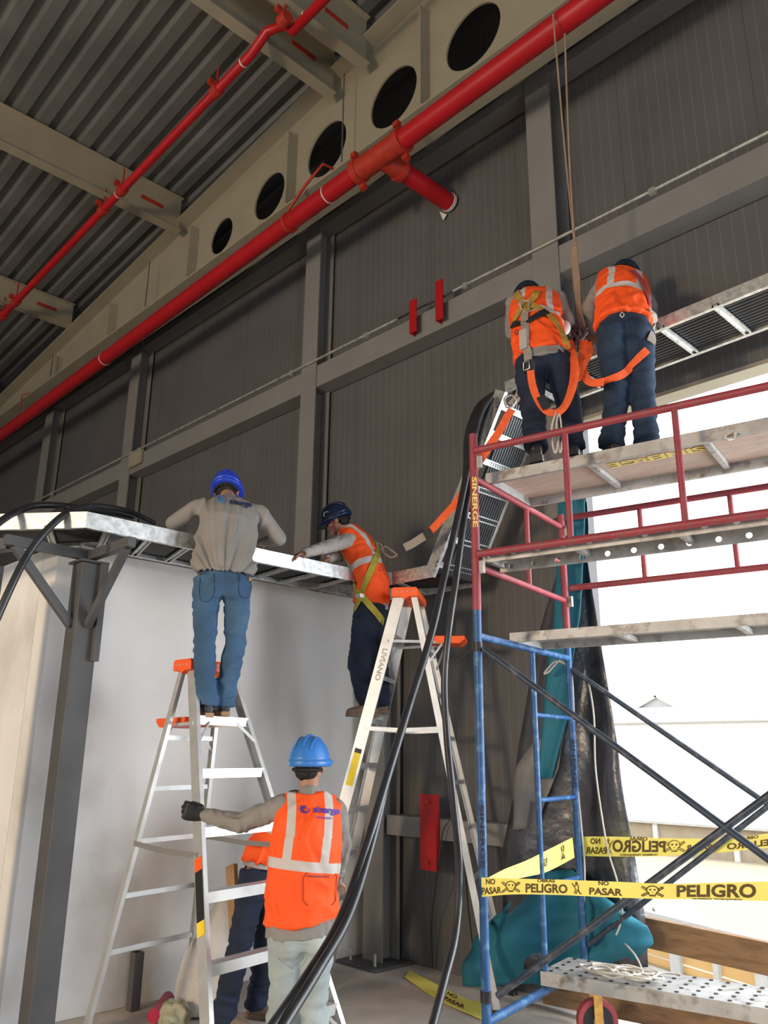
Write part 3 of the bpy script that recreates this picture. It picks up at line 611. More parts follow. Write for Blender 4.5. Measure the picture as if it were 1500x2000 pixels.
# rope coil on lowest plank
mb = MB(); zc = .47; cen = onZ(1215, 1905, zc); pts = []
for k in range(60):
    a = k * .62; r_ = .09 + .06 * math.sin(k * .9) ; pts.append(cen + VF * (r_ * 1.5 * math.cos(a) + .03 * math.sin(k * .37)) + UF * (r_ * .8 * math.sin(a)) + V((0, 0, .006 + .02 * abs(math.sin(k * 1.3)))))
pts = [onZ(1203, 1826, .55), onZ(1240, 1865, .5)] + pts + [onZ(1290, 1900, zc + .004), onZ(1330, 1903, zc + .004)]
rope(pts, .006, m_wrope, 'tangled off-white rope coil lying on the lowest steel plank', 4)
# barrier tape
def tape(pts_lo, pts_hi, label, texts, right_sign=1, flip=False):
    t = thing('barrier_tape', (pts_lo[0] + pts_hi[0]) / 2, label, 'barrier tape')
    lo = catmull(pts_lo, 8); hi = catmull(pts_hi, 8); N = len(lo)
    vs = []; nrm = []
    for i in range(N):
        tdir = (lo[min(i + 1, N - 1)] - lo[max(i - 1, 0)]).normalized(); nn = tdir.cross((hi[i] - lo[i]).normalized()).normalized(); nn = nn if nn.dot(CAM - lo[i]) > 0 else -nn; nrm.append(nn)
        vs += [lo[i], hi[i], hi[i] - nn * .002, lo[i] - nn * .002]
    fs = [(i * 4 + k, i * 4 + (k + 1) % 4, i * 4 + 4 + (k + 1) % 4, i * 4 + 4 + k) for i in range(N - 1) for k in range(4)] + [(0, 1, 2, 3), (N * 4 - 1, N * 4 - 2, N * 4 - 3, N * 4 - 4)]
    MB().add(vs, fs).build('film', m_tape, t)
    L = [0]
    for i in range(1, N): L.append(L[-1] + (lo[i] - lo[i - 1]).length)
    tot = L[-1]
    def P(s_, q):
        s_ = max(0, min(tot - 1e-4, s_)); i = next(j for j in range(1, N) if L[j] >= s_); f_ = (s_ - L[i - 1]) / (L[i] - L[i - 1])
        return lo[i - 1].lerp(lo[i], f_).lerp(hi[i - 1].lerp(hi[i], f_), q) + nrm[i] * .0015
    for body, frac, q, hq, sx_ in texts:
        wdt = (hi[0] - lo[0]).length
        if body == 'SKULL':
            mb = MB()
            def pl(pp, r=.05, closed=False):
                pp = [P(frac * tot + x * wdt * (-1 if flip else 1), q + y) for x, y in pp]
                mb.tube(pp, .0022, 5, closed)
            circ = lambda cx_, cy_, rx, ry, a0=0, a1=6.2832, n=18: [(cx_ + rx * math.cos(a0 + (a1 - a0) * k / n), cy_ + ry * math.sin(a0 + (a1 - a0) * k / n)) for k in range(n + 1)]
            pl(circ(0, .12, .3, .26, -.6, 3.74)); pl([(-.24, -.03), (-.16, -.14), (-.15, -.26), (.15, -.26), (.16, -.14), (.24, -.03)])
            for s_ in (-1, 1):
                pl([(s_ * .16, -.1), (s_ * .5, -.3), (s_ * .56, -.24), (s_ * .2, .0)]); pl([(s_ * .25, .16), (s_ * .5, .34), (s_ * .56, .28), (s_ * .28, .05)])
            for k in (-.08, 0, .08): pl([(k, -.18), (k, -.25)])
            mb.build('skull_outline', m_ink, t)
            mb = MB()
            for s_ in (-1, 1):
                cp = [P(frac * tot + (s_ * .11 + x) * wdt * (-1 if flip else 1), q + .12 + y) for x, y in ((-.07, .05), (-.03, .08), (0, .05), (.03, .08), (.07, .05), (0, -.07))]; mb.add(cp, [tuple(range(6))])
            mb.add([P(frac * tot + x * wdt, q + y) for x, y in ((-.03, -.06), (.03, -.06), (0, .02))], [(0, 1, 2)])
            mb.build('skull_eyes', m_ink, t); continue
        if body == 'MAN':
            mb = MB()
            for seg in ([(-.05, .3), (0, .38), (.06, .32), (.02, .24), (-.05, .3)], [(0, .24), (-.12, .05), (-.02, -.1), (-.12, -.34), (-.02, -.36), (.1, -.1), (.12, .1), (.03, .24)], [(.1, -.1), (.2, -.35), (.28, -.36)], [(-.1, .1), (-.2, .2), (-.25, .3)]):
                mb.tube([P(frac * tot + x * wdt * (-1 if flip else 1), q + y) for x, y in seg], .0025, 5)
            mb.build('figure_drawing', m_ink, t); continue
        vsx, fsx = text_geo(body); mb = MB()
        mb.add([P(frac * tot + x * hq * wdt * sx_ * (-1 if flip else 1), q + y * hq) for x, y, z in vsx], fsx); mb.build('printed_lettering', m_ink, t)
    return t
tf = lambda x, y: onP(x, y, P1 - UF * .03, n1)
tape([tf(941, 1752), tf(1000, 1747), tf(1090, 1748), tf(1200, 1753), tf(1300, 1756), tf(1400, 1757), tf(1560, 1762)], [tf(940, 1714), tf(1000, 1716), tf(1090, 1718), tf(1200, 1722), tf(1300, 1726), tf(1400, 1724), tf(1560, 1720)], 'yellow barrier tape stretched across the near side of the scaffold',
     [('NO', .035, .78, .42, .9), ('PASAR', .037, .28, .5, .85), ('SKULL', .112, .45, 1, 1), ('OBRAS', .24, .9, .3, 1.1), ('PELIGRO', .24, .38, .78, .8), ('MAN', .345, .5, 1, 1), ('NO', .435, .86, .36, 1), ('PASAR', .44, .32, .6, 1), ('SKULL', .59, .45, 1, 1), ('PELIGRO', .775, .48, 1.0, .95), ('HOMBRES TRABAJANDO', .78, .03, .13, 1.6)])
tb = lambda x, y: onP(x, y, P2 + UF * .03, n1)
tape([tb(1137, 1672), tb(1200, 1673), tb(1290, 1672), tb(1380, 1667), tb(1460, 1660), tb(1560, 1650)], [tb(1136, 1634), tb(1200, 1634), tb(1290, 1637), tb(1380, 1638), tb(1460, 1633), tb(1560, 1618)], 'yellow barrier tape across the far side of the scaffold, its print reversed',
     [('NO', .07, .75, .4, .9), ('PASAR', .075, .28, .45, .9), ('MAN', .135, .5, 1, 1), ('OBRAS', .285, .93, .28, 1.1), ('PELIGRO', .285, .5, .82, .9), ('HOMBRES TRABAJANDO', .285, .08, .14, 1.3), ('SKULL', .455, .5, 1, 1), ('PASAR', .57, .4, .5, .9), ('OBRAS', .79, .85, .3, 1), ('PELIGRO', .8, .35, .6, 1)], flip=True)
te_ = lambda x, y: onP(x, y, P1, VF)
tape([te_(945, 1738), te_(985, 1722), te_(1030, 1712), te_(1070, 1702), te_(1122, 1675)], [te_(947, 1718), te_(985, 1698), te_(1030, 1680), te_(1070, 1660), te_(1118, 1636)], 'twisted yellow barrier tape running between the two blue posts of the end frame', [('PELIGRO', .62, .45, .5, .8), ('SKULL', .85, .5, 1, 1)], flip=True)
# tape on the floor
fl = lambda x, y: onZ(x, y, .01)
tape([fl(790, 1908), fl(830, 1935), fl(868, 1958), fl(905, 1975), fl(945, 1992)], [fl(800, 1895), fl(845, 1918), fl(880, 1936), fl(915, 1952), fl(948, 1958)], 'crumpled yellow barrier tape lying on the floor beside the blue post', [('NO', .65, .75, .4, 1), ('PASAR', .7, .3, .4, 1)])

# ------------------------------------------------------------------ STEP LADDERS
def ladder(name_label, cap0, cap1, fl0, fl1, rl0, rl1, zs, zcap, fw, shelf=None, bw=.075):
    """front rails cap->floor (near/far), rear rails cap->floor; steps at heights zs"""
    t = thing('step_ladder', (fl0 + fl1 + rl0 + rl1) / 4, name_label, 'step ladder')
    s = (cap1 - cap0).normalized(); l = ((rl0 + rl1) / 2 - (fl0 + fl1) / 2).normalized()
    def rail(a, b, nm, wd, inn):
        mb = MB(); d = (b - a).normalized(); side = l - d * l.dot(d); side.normalize(); nn = d.cross(side).normalized(); nn = nn if nn.dot(inn) > 0 else -nn
        w2 = wd / 2; mb.extrude([(-w2, 0), (w2, 0), (w2, .026), (w2 - .003, .026), (w2 - .003, .003), (-w2 + .003, .003), (-w2 + .003, .026), (-w2, .026)], a, b, side, nn)
        o = mb.build(nm, m_alu, t); return o
    c0 = cap0 - l * .04; c1 = cap1 - l * .04; e0 = cap0 + l * .06; e1 = cap1 + l * .06
    fr0 = rail(c0, fl0, 'front_rail', bw, s); fr1 = rail(c1, fl1, 'front_rail', bw, -s)
    rail(e0, rl0, 'rear_rail', .045, s); rail(e1, rl1, 'rear_rail', .045, -s)
    def on(a, b, z): return a.lerp(b, (z - a.z) / (b.z - a.z))
    for z in zs:
        a = on(c0, fl0, z); b = on(c1, fl1, z); mb = MB()
        mb.beam(a + s * .02, b - s * .02, .078, .012); mb.beam(a + s * .02 - l * .037 - V((0, 0, .022)), b - s * .02 - l * .037 - V((0, 0, .022)), .004, .05); mb.beam(a + s * .02 + l * .037 - V((0, 0, .012)), b - s * .02 + l * .037 - V((0, 0, .012)), .004, .03)
        mb.build('step', m_alu, t)
    for z in [q - .12 for q in zs[::1]][:len(zs)]:
        if z < .2: continue
        a = on(e0, rl0, z); b = on(e1, rl1, z); MB().beam(a, b, .022, .028).build('rear_bar', m_alu, t)
    for z in (zs[0], zs[-1]):                                   # corner braces under a step
        for a, b, s_ in ((c0, fl0, 1), (c1, fl1, -1)):
            p = on(a, b, z - .14) - l * .038 + s * s_ * .015; q = on(a, b, z) - l * .038 + s * s_ * (.11); q.z = z - .03; MB().beam(p, q, .004, .018).build('step_brace', m_alu, t)
    mb = MB(); cen = (cap0 + cap1) / 2; ln = (cap1 - cap0).length + .09
    prof = [(-.10, -.035), (-.10, .02), (-.085, .035), (.085, .035), (.10, .02), (.10, -.035), (.03, -.035), (.0, -.055), (-.03, -.035)]
    mb.extrude(prof, cen - s * ln / 2, cen + s * ln / 2, l, V((0, 0, 1))); cp = mb.build('cap', m_orange, t, bevel=.006)
    mb = MB()
    for k in (-.06, -.02, .02, .06): mb.sph(cen - s * ln / 2 + l * k, .006)
    mb.build('rivets', m_galv, cp)
    zsp = 1.6 - .02
    for a, b, c, d, in ((c0, fl0, e0, rl0), (c1, fl1, e1, rl1)):
        z = max(.95, zcap * .42); z = {True: 1.02, False: 1.72}[zcap < 2.5]
        p = on(a, b, z + .05); q = on(c, d, z + .05); m_ = (p + q) / 2 - V((0, 0, .012)); ms = m_alu if zcap > 2.5 else m_grey; MB().beam(p, m_, .006, .028).build('spreader', ms, t); MB().beam(m_, q, .006, .028).build('spreader', ms, t)
    if shelf:
        z, ext = shelf; ctr = on(e0, rl0, z).lerp(on(e1, rl1, z), .5) + l * ext
        mb = MB(); mb.extrude([(-.17, 0), (-.15, -.03), (.13, -.045), (.17, -.012), (.17, .012), (-.17, .018)], ctr - s * .12, ctr + s * .12, l, V((0, 0, 1))); mb.build('pail_shelf', m_orange, t, bevel=.006)
        for a, b, c, d, q in ((c0, fl0, e0, rl0, -1), (c1, fl1, e1, rl1, 1)):
            MB().beam(on(a, b, z - .03), ctr + s * .1 * q - V((0, 0, .03)), .008, .02).build('shelf_arm', m_alu, t); MB().beam(on(c, d, z - .2), ctr + s * .1 * q - V((0, 0, .04)), .008, .016).build('shelf_strut', m_alu, t)
    for a, o_ in ((fl0, 0), (fl1, 0), (rl0, 0), (rl1, 0)):
        MB().box(a + V((0, 0, .02)), (.06, .05, .04)).build('foot', m_blackp, t)
    return t, fr0, (c0, fl0, s, l)
lA, frA, gA = ladder('aluminium step ladder with orange cap under the man in the grey shirt', V((-4.60, 2.76, 2.12)), V((-4.66, 3.10, 2.12)), V((-3.46, 2.36, 0)), V((-3.62, 3.36, 0)) , V((-4.90, 2.44, 0)), V((-5.05, 3.22, 0)), (.3, .6, .9, 1.2, 1.5, 1.80), 2.12, 1, shelf=(1.79, .10))
a, b, s_, l_ = gA
def on_(z): return a.lerp(b, (z - a.z) / (b.z - a.z))
def sticker(z0, z1, m, off, par, g, wd=.06, nm='label_sticker'):
    a, b, s_, l_ = g; on2 = lambda z: a.lerp(b, (z - a.z) / (b.z - a.z)); d = (b - a).normalized(); side = (l_ - d * l_.dot(d)).normalized(); nn = d.cross(side).normalized(); nn = nn if nn.dot(s_) < 0 else -nn
    mb = MB(); mb.beam(on2(z0) + nn * .0015, on2(z1) + nn * .0015, .002, wd, side); return mb.build(nm, m, par)
sticker(1.06, 1.0, m_orange, 0, frA, gA); sticker(1.0, .78, m_blackp, 0, frA, gA); sticker(.78, .72, m_yellow, 0, frA, gA)
SB = V((-.578, .816, 0)); LB = V((.816, .578, 0)); sc = 1.05
sB = lambda p: CAM + (V(p) - CAM) * sc
capn = sB((-3.975, 4.088, 2.69)); capf = capn + SB * .40
def lineB(n0, n1, z): n0, n1 = sB(n0), sB(n1); return n0.lerp(n1, (z - n0.z) / (n1.z - n0.z))
fn = lineB((-4.004, 4.068, 2.682), (-4.366, 3.812, .986), 0); rn = lineB((-3.95, 4.106, 2.681), (-3.569, 4.376, .454), 0)
ff = sB((-4.80, 4.11, 0)); ff = lineB((-4.232, 4.372, 2.715), (-4.616, 4.223, .955), 0); rf = lineB((-4.115, 4.455, 2.731), (-3.761, 4.85, .199), 0)
lB, frB, gB = ladder('tall aluminium step ladder with orange cap beneath the man in the dark helmet', capn, capf, fn - SB * .03, ff + SB * .02, rn, rf, (.305, .61, .915, 1.22, 1.525, 1.83, 2.135, 2.44), 2.74, 1, shelf=(2.42, .13), bw=.085)
sticker(1.60, 1.38, m_yellow, 0, frB, gB, .05); sticker(1.63, 1.6, m_blackp, 0, frB, gB, .05)
mb = MB(); a, b, s_, l_ = gB; d = (b - a).normalized(); side = (l_ - d * l_.dot(d)).normalized(); nn = -SB
vs, fs = text_geo('LIVIANO'); cen = a.lerp(b, (2.22 - a.z) / (b.z - a.z)) + nn * .002
mb.add([cen + d * (x * .062) + side * (y * .05) for x, y, z in vs], fs); mb.build('stamped_lettering', m_galvd, frB)

# ------------------------------------------------------------------ HANGING SHEETS in the opening
def sheet(rows, label, m, name='plastic_sheet', amp=.05, fr=9, n=14, seed=0, y=4.86, th=.006):
    """rows: (pixel y, left px, right px) laid on a real plane y with folds"""
    mb = MB(); pts = []
    L = []
    for k in range(len(rows) - 1):
        for j in range(5):
            q = j / 5; L.append([rows[k][i] * (1 - q) + rows[k + 1][i] * q for i in range(3)])
    L.append(list(rows[-1])); N = len(L)
    for i, (py, xl, xr) in enumerate(L):
        for j in range(n + 1):
            f_ = j / n; p = onY(xl + (xr - xl) * f_, py, y); d = amp * math.sin(f_ * fr + i * .12 + seed) + amp * .5 * noise.noise(V((f_ * 6, i * .25, seed)))
            p = p + V((0, d, 0)); pts.append(p)
    fs = [(i * (n + 1) + j, i * (n + 1) + j + 1, (i + 1) * (n + 1) + j + 1, (i + 1) * (n + 1) + j) for i in range(N - 1) for j in range(n)]
    mb.add(pts, fs, True); o = mb.build(name, m); sd = o.modifiers.new('thick', 'SOLIDIFY'); sd.thickness = th; sd.offset = 0
    return tag(o, label, 'tarpaulin')
sheet([(978, 1100, 1142), (1100, 1085, 1150), (1250, 1042, 1178), (1400, 1015, 1205), (1500, 1003, 1218), (1650, 984, 1240), (1790, 985, 1260), (1890, 1030, 1262)], 'long black polythene sheet hanging at the edge of the bright opening', m_bplastic, y=4.93, amp=.05)
sheet([(975, 1090, 1140), (1080, 1086, 1140), (1200, 1080, 1135), (1300, 1066, 1120), (1400, 1058, 1112), (1520, 1050, 1080)], 'narrow teal strip of mesh tarp hanging behind the far blue post', m_teal, name='mesh_tarp', y=4.84, amp=.02, n=6)
sheet([(1352, 1096, 1100), (1400, 1075, 1108), (1450, 1038, 1100), (1500, 1003, 1094), (1560, 1000, 1070), (1620, 1002, 1050)], 'torn dusty grey flap of plastic crossing behind the blue ladder rungs', m_gplastic, y=4.87, amp=.02, n=8)
sheet([(1700, 1040, 1130), (1740, 1010, 1180), (1780, 970, 1225), (1810, 935, 1262), (1845, 915, 1268), (1880, 905, 1225), (1925, 908, 1180)], 'teal mesh tarp bunched on the floor edge behind the lowest scaffold bars', m_teal, name='mesh_tarp', y=4.84, amp=.07, n=16, fr=11, th=.01)
mb = MB(); c_ = onY(1180, 1765, 5.2); mb.box(c_, (.28, .05, .13)); tag(mb.build('white_board', m_wall, bevel=.004), 'small white board showing above the teal tarp near the opening', 'board')
# timbers on the slab edge
def timber(a, b, h, th, label): return tag(MB().beam(a, b, th, h).build('timber_plank', m_wood, bevel=.004), label, 'timber')
timber(onY(1225, 1812, 5.05) , onY(1620, 1898, 5.05), .17, .05, 'upper rough timber board across the foot of the opening')
timber(onY(1062, 1926, 5.05), onY(1620, 2030, 5.05), .2, .05, 'lower rough timber board along the slab edge under the steel plank')

# ------------------------------------------------------------------ small things on the floor
t = thing('steel_tube_offcut', (-4.95, 2.95, 0), 'short square grey steel tube standing on end against the white wall', 'steel tube')
cs = onX(262, 1905, -5.38); 
mb = MB(); c0 = V((-5.36, cs.y, 0))
for k, (dx, dy) in enumerate(((1, 0), (-1, 0), (0, 1), (0, -1))): mb.box(c0 + V((dx * .03, dy * .03, .17)), (.004 if dx else .062, .004 if dy else .062, .34))
t.location = c0; mb.build('tube_wall', m_dkgrey, t)
p = onZ(300, 1985, .04); q = onZ(318, 1962, .05)
tag(MB().tube([p, p.lerp(q, .5), q + (q - p) * .6], [.042, .036, .04], 16).build('plastic_bottle', m_pink), 'magenta plastic bottle lying by the foot of the left ladder', 'bottle')
mb = MB(); c_ = onZ(340, 1985, .06)
mb.ball(c_, ((.1, 0, 0), (0, .09, 0), (0, 0, .075)), 40, 24); o = mb.build('crumpled_rag', m_rag)
for v_ in o.data.vertices: v_.co += v_.co.normalized() * (noise.noise(v_.co * 18) * .035 + noise.noise(v_.co * 45) * .012)
tag(o, 'crumpled stained rag beside the magenta bottle', 'rag')
# sack
mb = MB(); c_ = onZ(405, 1905, .0); c_ = V((-5.05, 3.62, 0)); c_ = at(400, 1900, 5.95); c_.z = 0
ax1 = V((.70, .71, 0)); ax2 = V((-.71, .70, 0))
rg = []
for z, a_, b_ in ((0.0, .17, .13), (.08, .21, .16), (.25, .20, .15), (.42, .17, .13), (.55, .11, .08), (.64, .05, .04), (.74, .02, .02)):
    rg.append((c_ + V((0, 0, z)) + ax1 * (.10 * z / .7), ax1 * a_, ax2 * b_))
mb.rings(rg, 40); o = mb.build('woven_sack', m_sack)
s2 = o.modifiers.new('s', 'SUBSURF'); s2.levels = 2; s2.render_levels = 2
for v_ in o.data.vertices: v_.co += V((noise.noise(v_.co * 7), noise.noise(v_.co * 7 + V((9, 0, 0))), 0)) * .03
tag(o, 'white woven sack with a pointed tied top between ladder and wall', 'sack')
tag(MB().beam(at(452, 1690, 5.75), at(462, 1850, 5.6) - V((0, 0, .0)), .09, .03, (0, 1, 0)).build('brown_strip', m_brown), 'brown strip standing behind the left ladder steps', 'cardboard')  # plain upright strip in matt brown
# wires on the lower wall
rope([onY(880, 1600, 4.98), onY(865, 1625, 4.96), onY(855, 1700, 4.98), onY(843, 1800, 5.1), onY(845, 1888, 5.18)], .006, m_black, 'thin black wire dropping from the low girt, left of two'); 
rope([onY(908, 1650, 4.98), onY(912, 1740, 5.05), onY(922, 1840, 5.15)], .006, m_black, 'thin black wire dropping from the low girt, right of two')
rope([at(920, 1268, 4.6), at(890, 1298, 4.85), at(868, 1312, 5.0)], .004, m_black, 'thin black cord tied from the near blue post to the hanging cable')

# ------------------------------------------------------------------ OUTSIDE
ZG = -4.2
mb = MB(); mb.box((0, 60, ZG - .5), (160, 108, 1.0)); tag(mb.build('yard_ground', m_out), kind='structure')
def building(x0, x1, y0, y1, ze, zr, label, m=m_roof, mw=m_owall, cols=()):
    t = thing('building', ((x0 + x1) / 2, (y0 + y1) / 2, ZG), label, 'building')
    MB().box(((x0 + x1) / 2, (y0 + y1) / 2, (ZG + ze) / 2), (x1 - x0 - .6, y1 - y0 - .6, ze - ZG)).build('wall', mw, t)
    mb = MB(); ym = (y0 + y1) / 2
    mb.add([(x0, y0, ze), (x1, y0, ze), (x1, ym, zr), (x0, ym, zr), (x0, y1, ze), (x1, y1, ze)], [(0, 1, 2, 3), (3, 2, 5, 4), (0, 3, 4), (1, 5, 2), (0, 4, 5, 1)]); mb.build('roof', m, t)
    for x in cols: MB().box((x, y0 + .25, (ZG + ze) / 2), (.3, .3, ze - ZG)).build('column', m_roof, t)
    mb = MB(); mb.box(((x0 + x1) / 2, y0, ze - .06), (x1 - x0, .12, .14)); mb.build('gutter', m_ometal, t)
    return t
building(-80, 10, 86, 120, 5.2, 7.9, 'long pale shed with a low roof ridge far beyond the opening', mw=m_roof)
t = thing('roof_gable', (-17.5, 48, 3), 'small louvred gable rising above the far pale roof', 'gable')
g0 = onY(1240, 1387, 102); g1 = onY(1325, 1384, 102); gm = onY(1284, 1362, 102)
mb = MB(); mb.add([g0, g1, gm, g0 + V((0, 3, 0)), g1 + V((0, 3, 0)), gm + V((0, 3, 0))], [(0, 1, 2), (3, 5, 4), (0, 2, 5, 3), (1, 4, 5, 2), (0, 3, 4, 1)]); mb.build('louvre_panel', m_galvd, t)
for a, b in ((g0, gm), (gm, g1)): MB().beam(a + V((0, -.2, .1)) + (a - b) * .1, b + V((0, -.2, .1)), .5, .3).build('roof_edge', m_ometal, t)
building(-38, 6, 50, 62, -2.3, -.6, 'low pale roofed shed with sandy walls behind the barrier tape', cols=(-32, -27, -22, -17))
building(-48, -6, 66, 76, -1.6, .2, 'pale roof strip between the far shed and the low shed', cols=(-42, -37, -32, -26))
# truck with slatted sides
TA = onZ(1265, 1790, -.3); TB = onZ(1500, 1850, -.3); TA.z = TB.z = 0; _d = (TB - TA).normalized(); TA = TA - _d * 2.0; TB = TB + _d * 3
t = thing('slatted_truck', ((TA.x + TB.x) / 2, (TA.y + TB.y) / 2, ZG), 'stake-sided truck with honey wood slats and pale frame, below the opening', 'truck')
ta, tb2 = TA, TB; td = (tb2 - ta).normalized(); tn = V((-td.y, td.x, 0)); zt, zb_ = -.3, -2.4
for k in range(10): 
    MB().beam(ta + V((0, 0, zt - .12 - k * .2)), tb2 + V((0, 0, zt - .12 - k * .2)), .03, .175).build('slat', m_owood, t)
LL = (tb2 - ta).length; k = 0; x = 0
while x <= LL:
    wd = .16 if k % 2 == 0 else .07; MB().box(ta + td * x - tn * .04 + V((0, 0, (zt + zb_) / 2)), (wd, .06, zt - zb_ + .1), (td, tn, V((0, 0, 1)))).build('stake', m_ometal, t); x += .62; k += 1
MB().beam(ta - tn * .04 + V((0, 0, zt + .03)), tb2 - tn * .04 + V((0, 0, zt + .03)), .1, .09).build('top_rail', m_ometal, t)
MB().beam(ta - tn * .04 + V((0, 0, zt - .55)), tb2 - tn * .04 + V((0, 0, zt - .55)), .05, .05).build('mid_rail', m_ometal, t)
MB().box(ta.lerp(tb2, .5) + tn * 1.2 + V((0, 0, -2.7)), (LL, 2.4, .2), (td, tn, V((0, 0, 1)))).build('load_bed', m_ometal, t)
for q in (.15, .85):
    c_ = ta.lerp(tb2, q) + tn * .3; c_.z = ZG + .5; MB().tube([c_ - tn * .15, c_ + tn * .15], .5, 28).build('wheel', m_blackp, t)
# parked car
c_ = onZ(1290, 1782, ZG + 1.0); c_.z = ZG
t = thing('parked_car', c_, 'white car parked in the bright yard beyond the truck', 'car'); axx = (V((.93, -.36, 0)), V((.36, .93, 0)), V((0, 0, 1)))
mb = MB(); pr_ = [(-2.0, .3), (2.0, .3), (2.05, .7), (1.2, .85), (.7, 1.35), (-1.2, 1.4), (-1.9, .9), (-2.05, .6)]; mb.extrude(pr_, c_ - axx[1] * .85, c_ + axx[1] * .85, axx[0], (0, 0, 1)); mb.build('body', m_roof, t, bevel=.08)
mb = MB(); mb.extrude([(.62, .9), (1.1, .88), (.66, 1.3)], c_ - axx[1] * .86, c_ + axx[1] * .86, axx[0], (0, 0, 1)); mb.build('windscreen', m_dkgrey, t)
for a_ in (-1.3, 1.3):
    for b_ in (-.8, .8): cw = c_ + axx[0] * a_ + axx[1] * b_ + V((0, 0, .32)); MB().tube([cw - axx[1] * .1, cw + axx[1] * .1], .32, 20).build('wheel', m_blackp, t)
# ------------------------------------------------------------------ PEOPLE
def fuse(mb, name, m, parent, vox=.009, it=3, fold=None, attrs=None):
    """closed overlapping volumes fused into one continuous skin"""
    org = root_loc(parent)
    me = bpy.data.meshes.new('raw'); me.from_pydata([q - org for q in mb.v], [], mb.f); o = bpy.data.objects.new('raw', me); COL.objects.link(o)
    r = o.modifiers.new('r', 'REMESH'); r.mode = 'VOXEL'; r.voxel_size = vox; r.use_smooth_shade = True
    s = o.modifiers.new('s', 'SMOOTH'); s.factor = .5; s.iterations = it
    dg = bpy.context.evaluated_depsgraph_get(); dg.update(); out = bpy.data.meshes.new_from_object(o.evaluated_get(dg)); bpy.data.objects.remove(o)
    out.name = name; out.materials.clear(); out.materials.append(m); out.polygons.foreach_set('use_smooth', [True] * len(out.polygons))
    if fold:
        nn = [v.normal.copy() for v in out.vertices]
        for v, n in zip(out.vertices, nn): v.co += n * fold(v.co + org)
    if attrs:
        a = out.attributes.new('vs', 'FLOAT', 'POINT'); b = out.attributes.new('vt', 'FLOAT', 'POINT')
        A = []; B = []
        for v in out.vertices: q = attrs(v.co + org); A.append(q[0]); B.append(q[1])
        a.data.foreach_set('value', A); b.data.foreach_set('value', B)
    ob = bpy.data.objects.new(name, out); COL.objects.link(ob); ob.parent = parent; return ob
def folds(sx, sy, sz, amp, seed=0, k=1.0):
    def f(p):
        q = V((p.x * sx + seed, p.y * sy, p.z * sz)); w_ = noise.noise(q * .5) * 1.5
        a = 1 - abs(noise.noise(q + V((w_, w_, w_)))) * 2.2
        return amp * (a - .55) + amp * .5 * noise.noise(q * 2.3)
    return f
def hand(mb, wr, d, pn, curl=.6, size=1.0, side=1, thumb=.7, fr=.0085, ts=.75):
    """wrist, finger direction, palm normal (palm faces pn), curl radians per joint; side = +1/-1 thumb side"""
    d = d.normalized(); pn = (pn - d * pn.dot(d)).normalized(); ac = d.cross(pn).normalized() * side; S = size
    c = wr + d * .045 * S
    mb.rings([(wr, ac * .026 * S, pn * .019 * S), (wr + d * .03 * S, ac * .036 * S, pn * .016 * S), (wr + d * .07 * S, ac * .042 * S, pn * .014 * S), (wr + d * .088 * S, ac * .038 * S, pn * .011 * S)], 14)
    L = (.072, .080, .075, .060)
    for i in range(4):
        p = wr + d * (.083 - .004 * abs(i - 1)) * S + ac * (.030 - .020 * i) * S; dd = d.copy(); r = fr * S * (1, 1, .97, .88)[i]
        pts = [p]
        for k, q in enumerate((.46, .31, .23)):
            dd = (Matrix.Rotation(curl, 3, d.cross(pn).normalized()) @ dd).normalized()
            p = p + dd * L[i] * S * q; pts.append(p)
        mb.limb(pts[0], pts[1], r * 1.08, r); mb.limb(pts[1], pts[2], r, r * .93); mb.limb(pts[2], pts[3], r * .93, r * .82)
    tb = wr + d * .022 * S + ac * .028 * S; t1 = tb + (d * .5 + ac * ts + pn * .35 * thumb).normalized() * .038 * S; t2 = t1 + (d * .8 + ac * ts / 3 + pn * .6 * thumb).normalized() * .030 * S; t3 = t2 + (d * .9 + pn * .7 * thumb).normalized() * .022 * S
    mb.limb(tb, t1, fr * 1.5 * S, fr * 1.15 * S); mb.limb(t1, t2, fr * 1.1 * S, fr * S); mb.limb(t2, t3, fr * S, fr * .85 * S)
def lerp(a, b, t): return a.lerp(b, t)
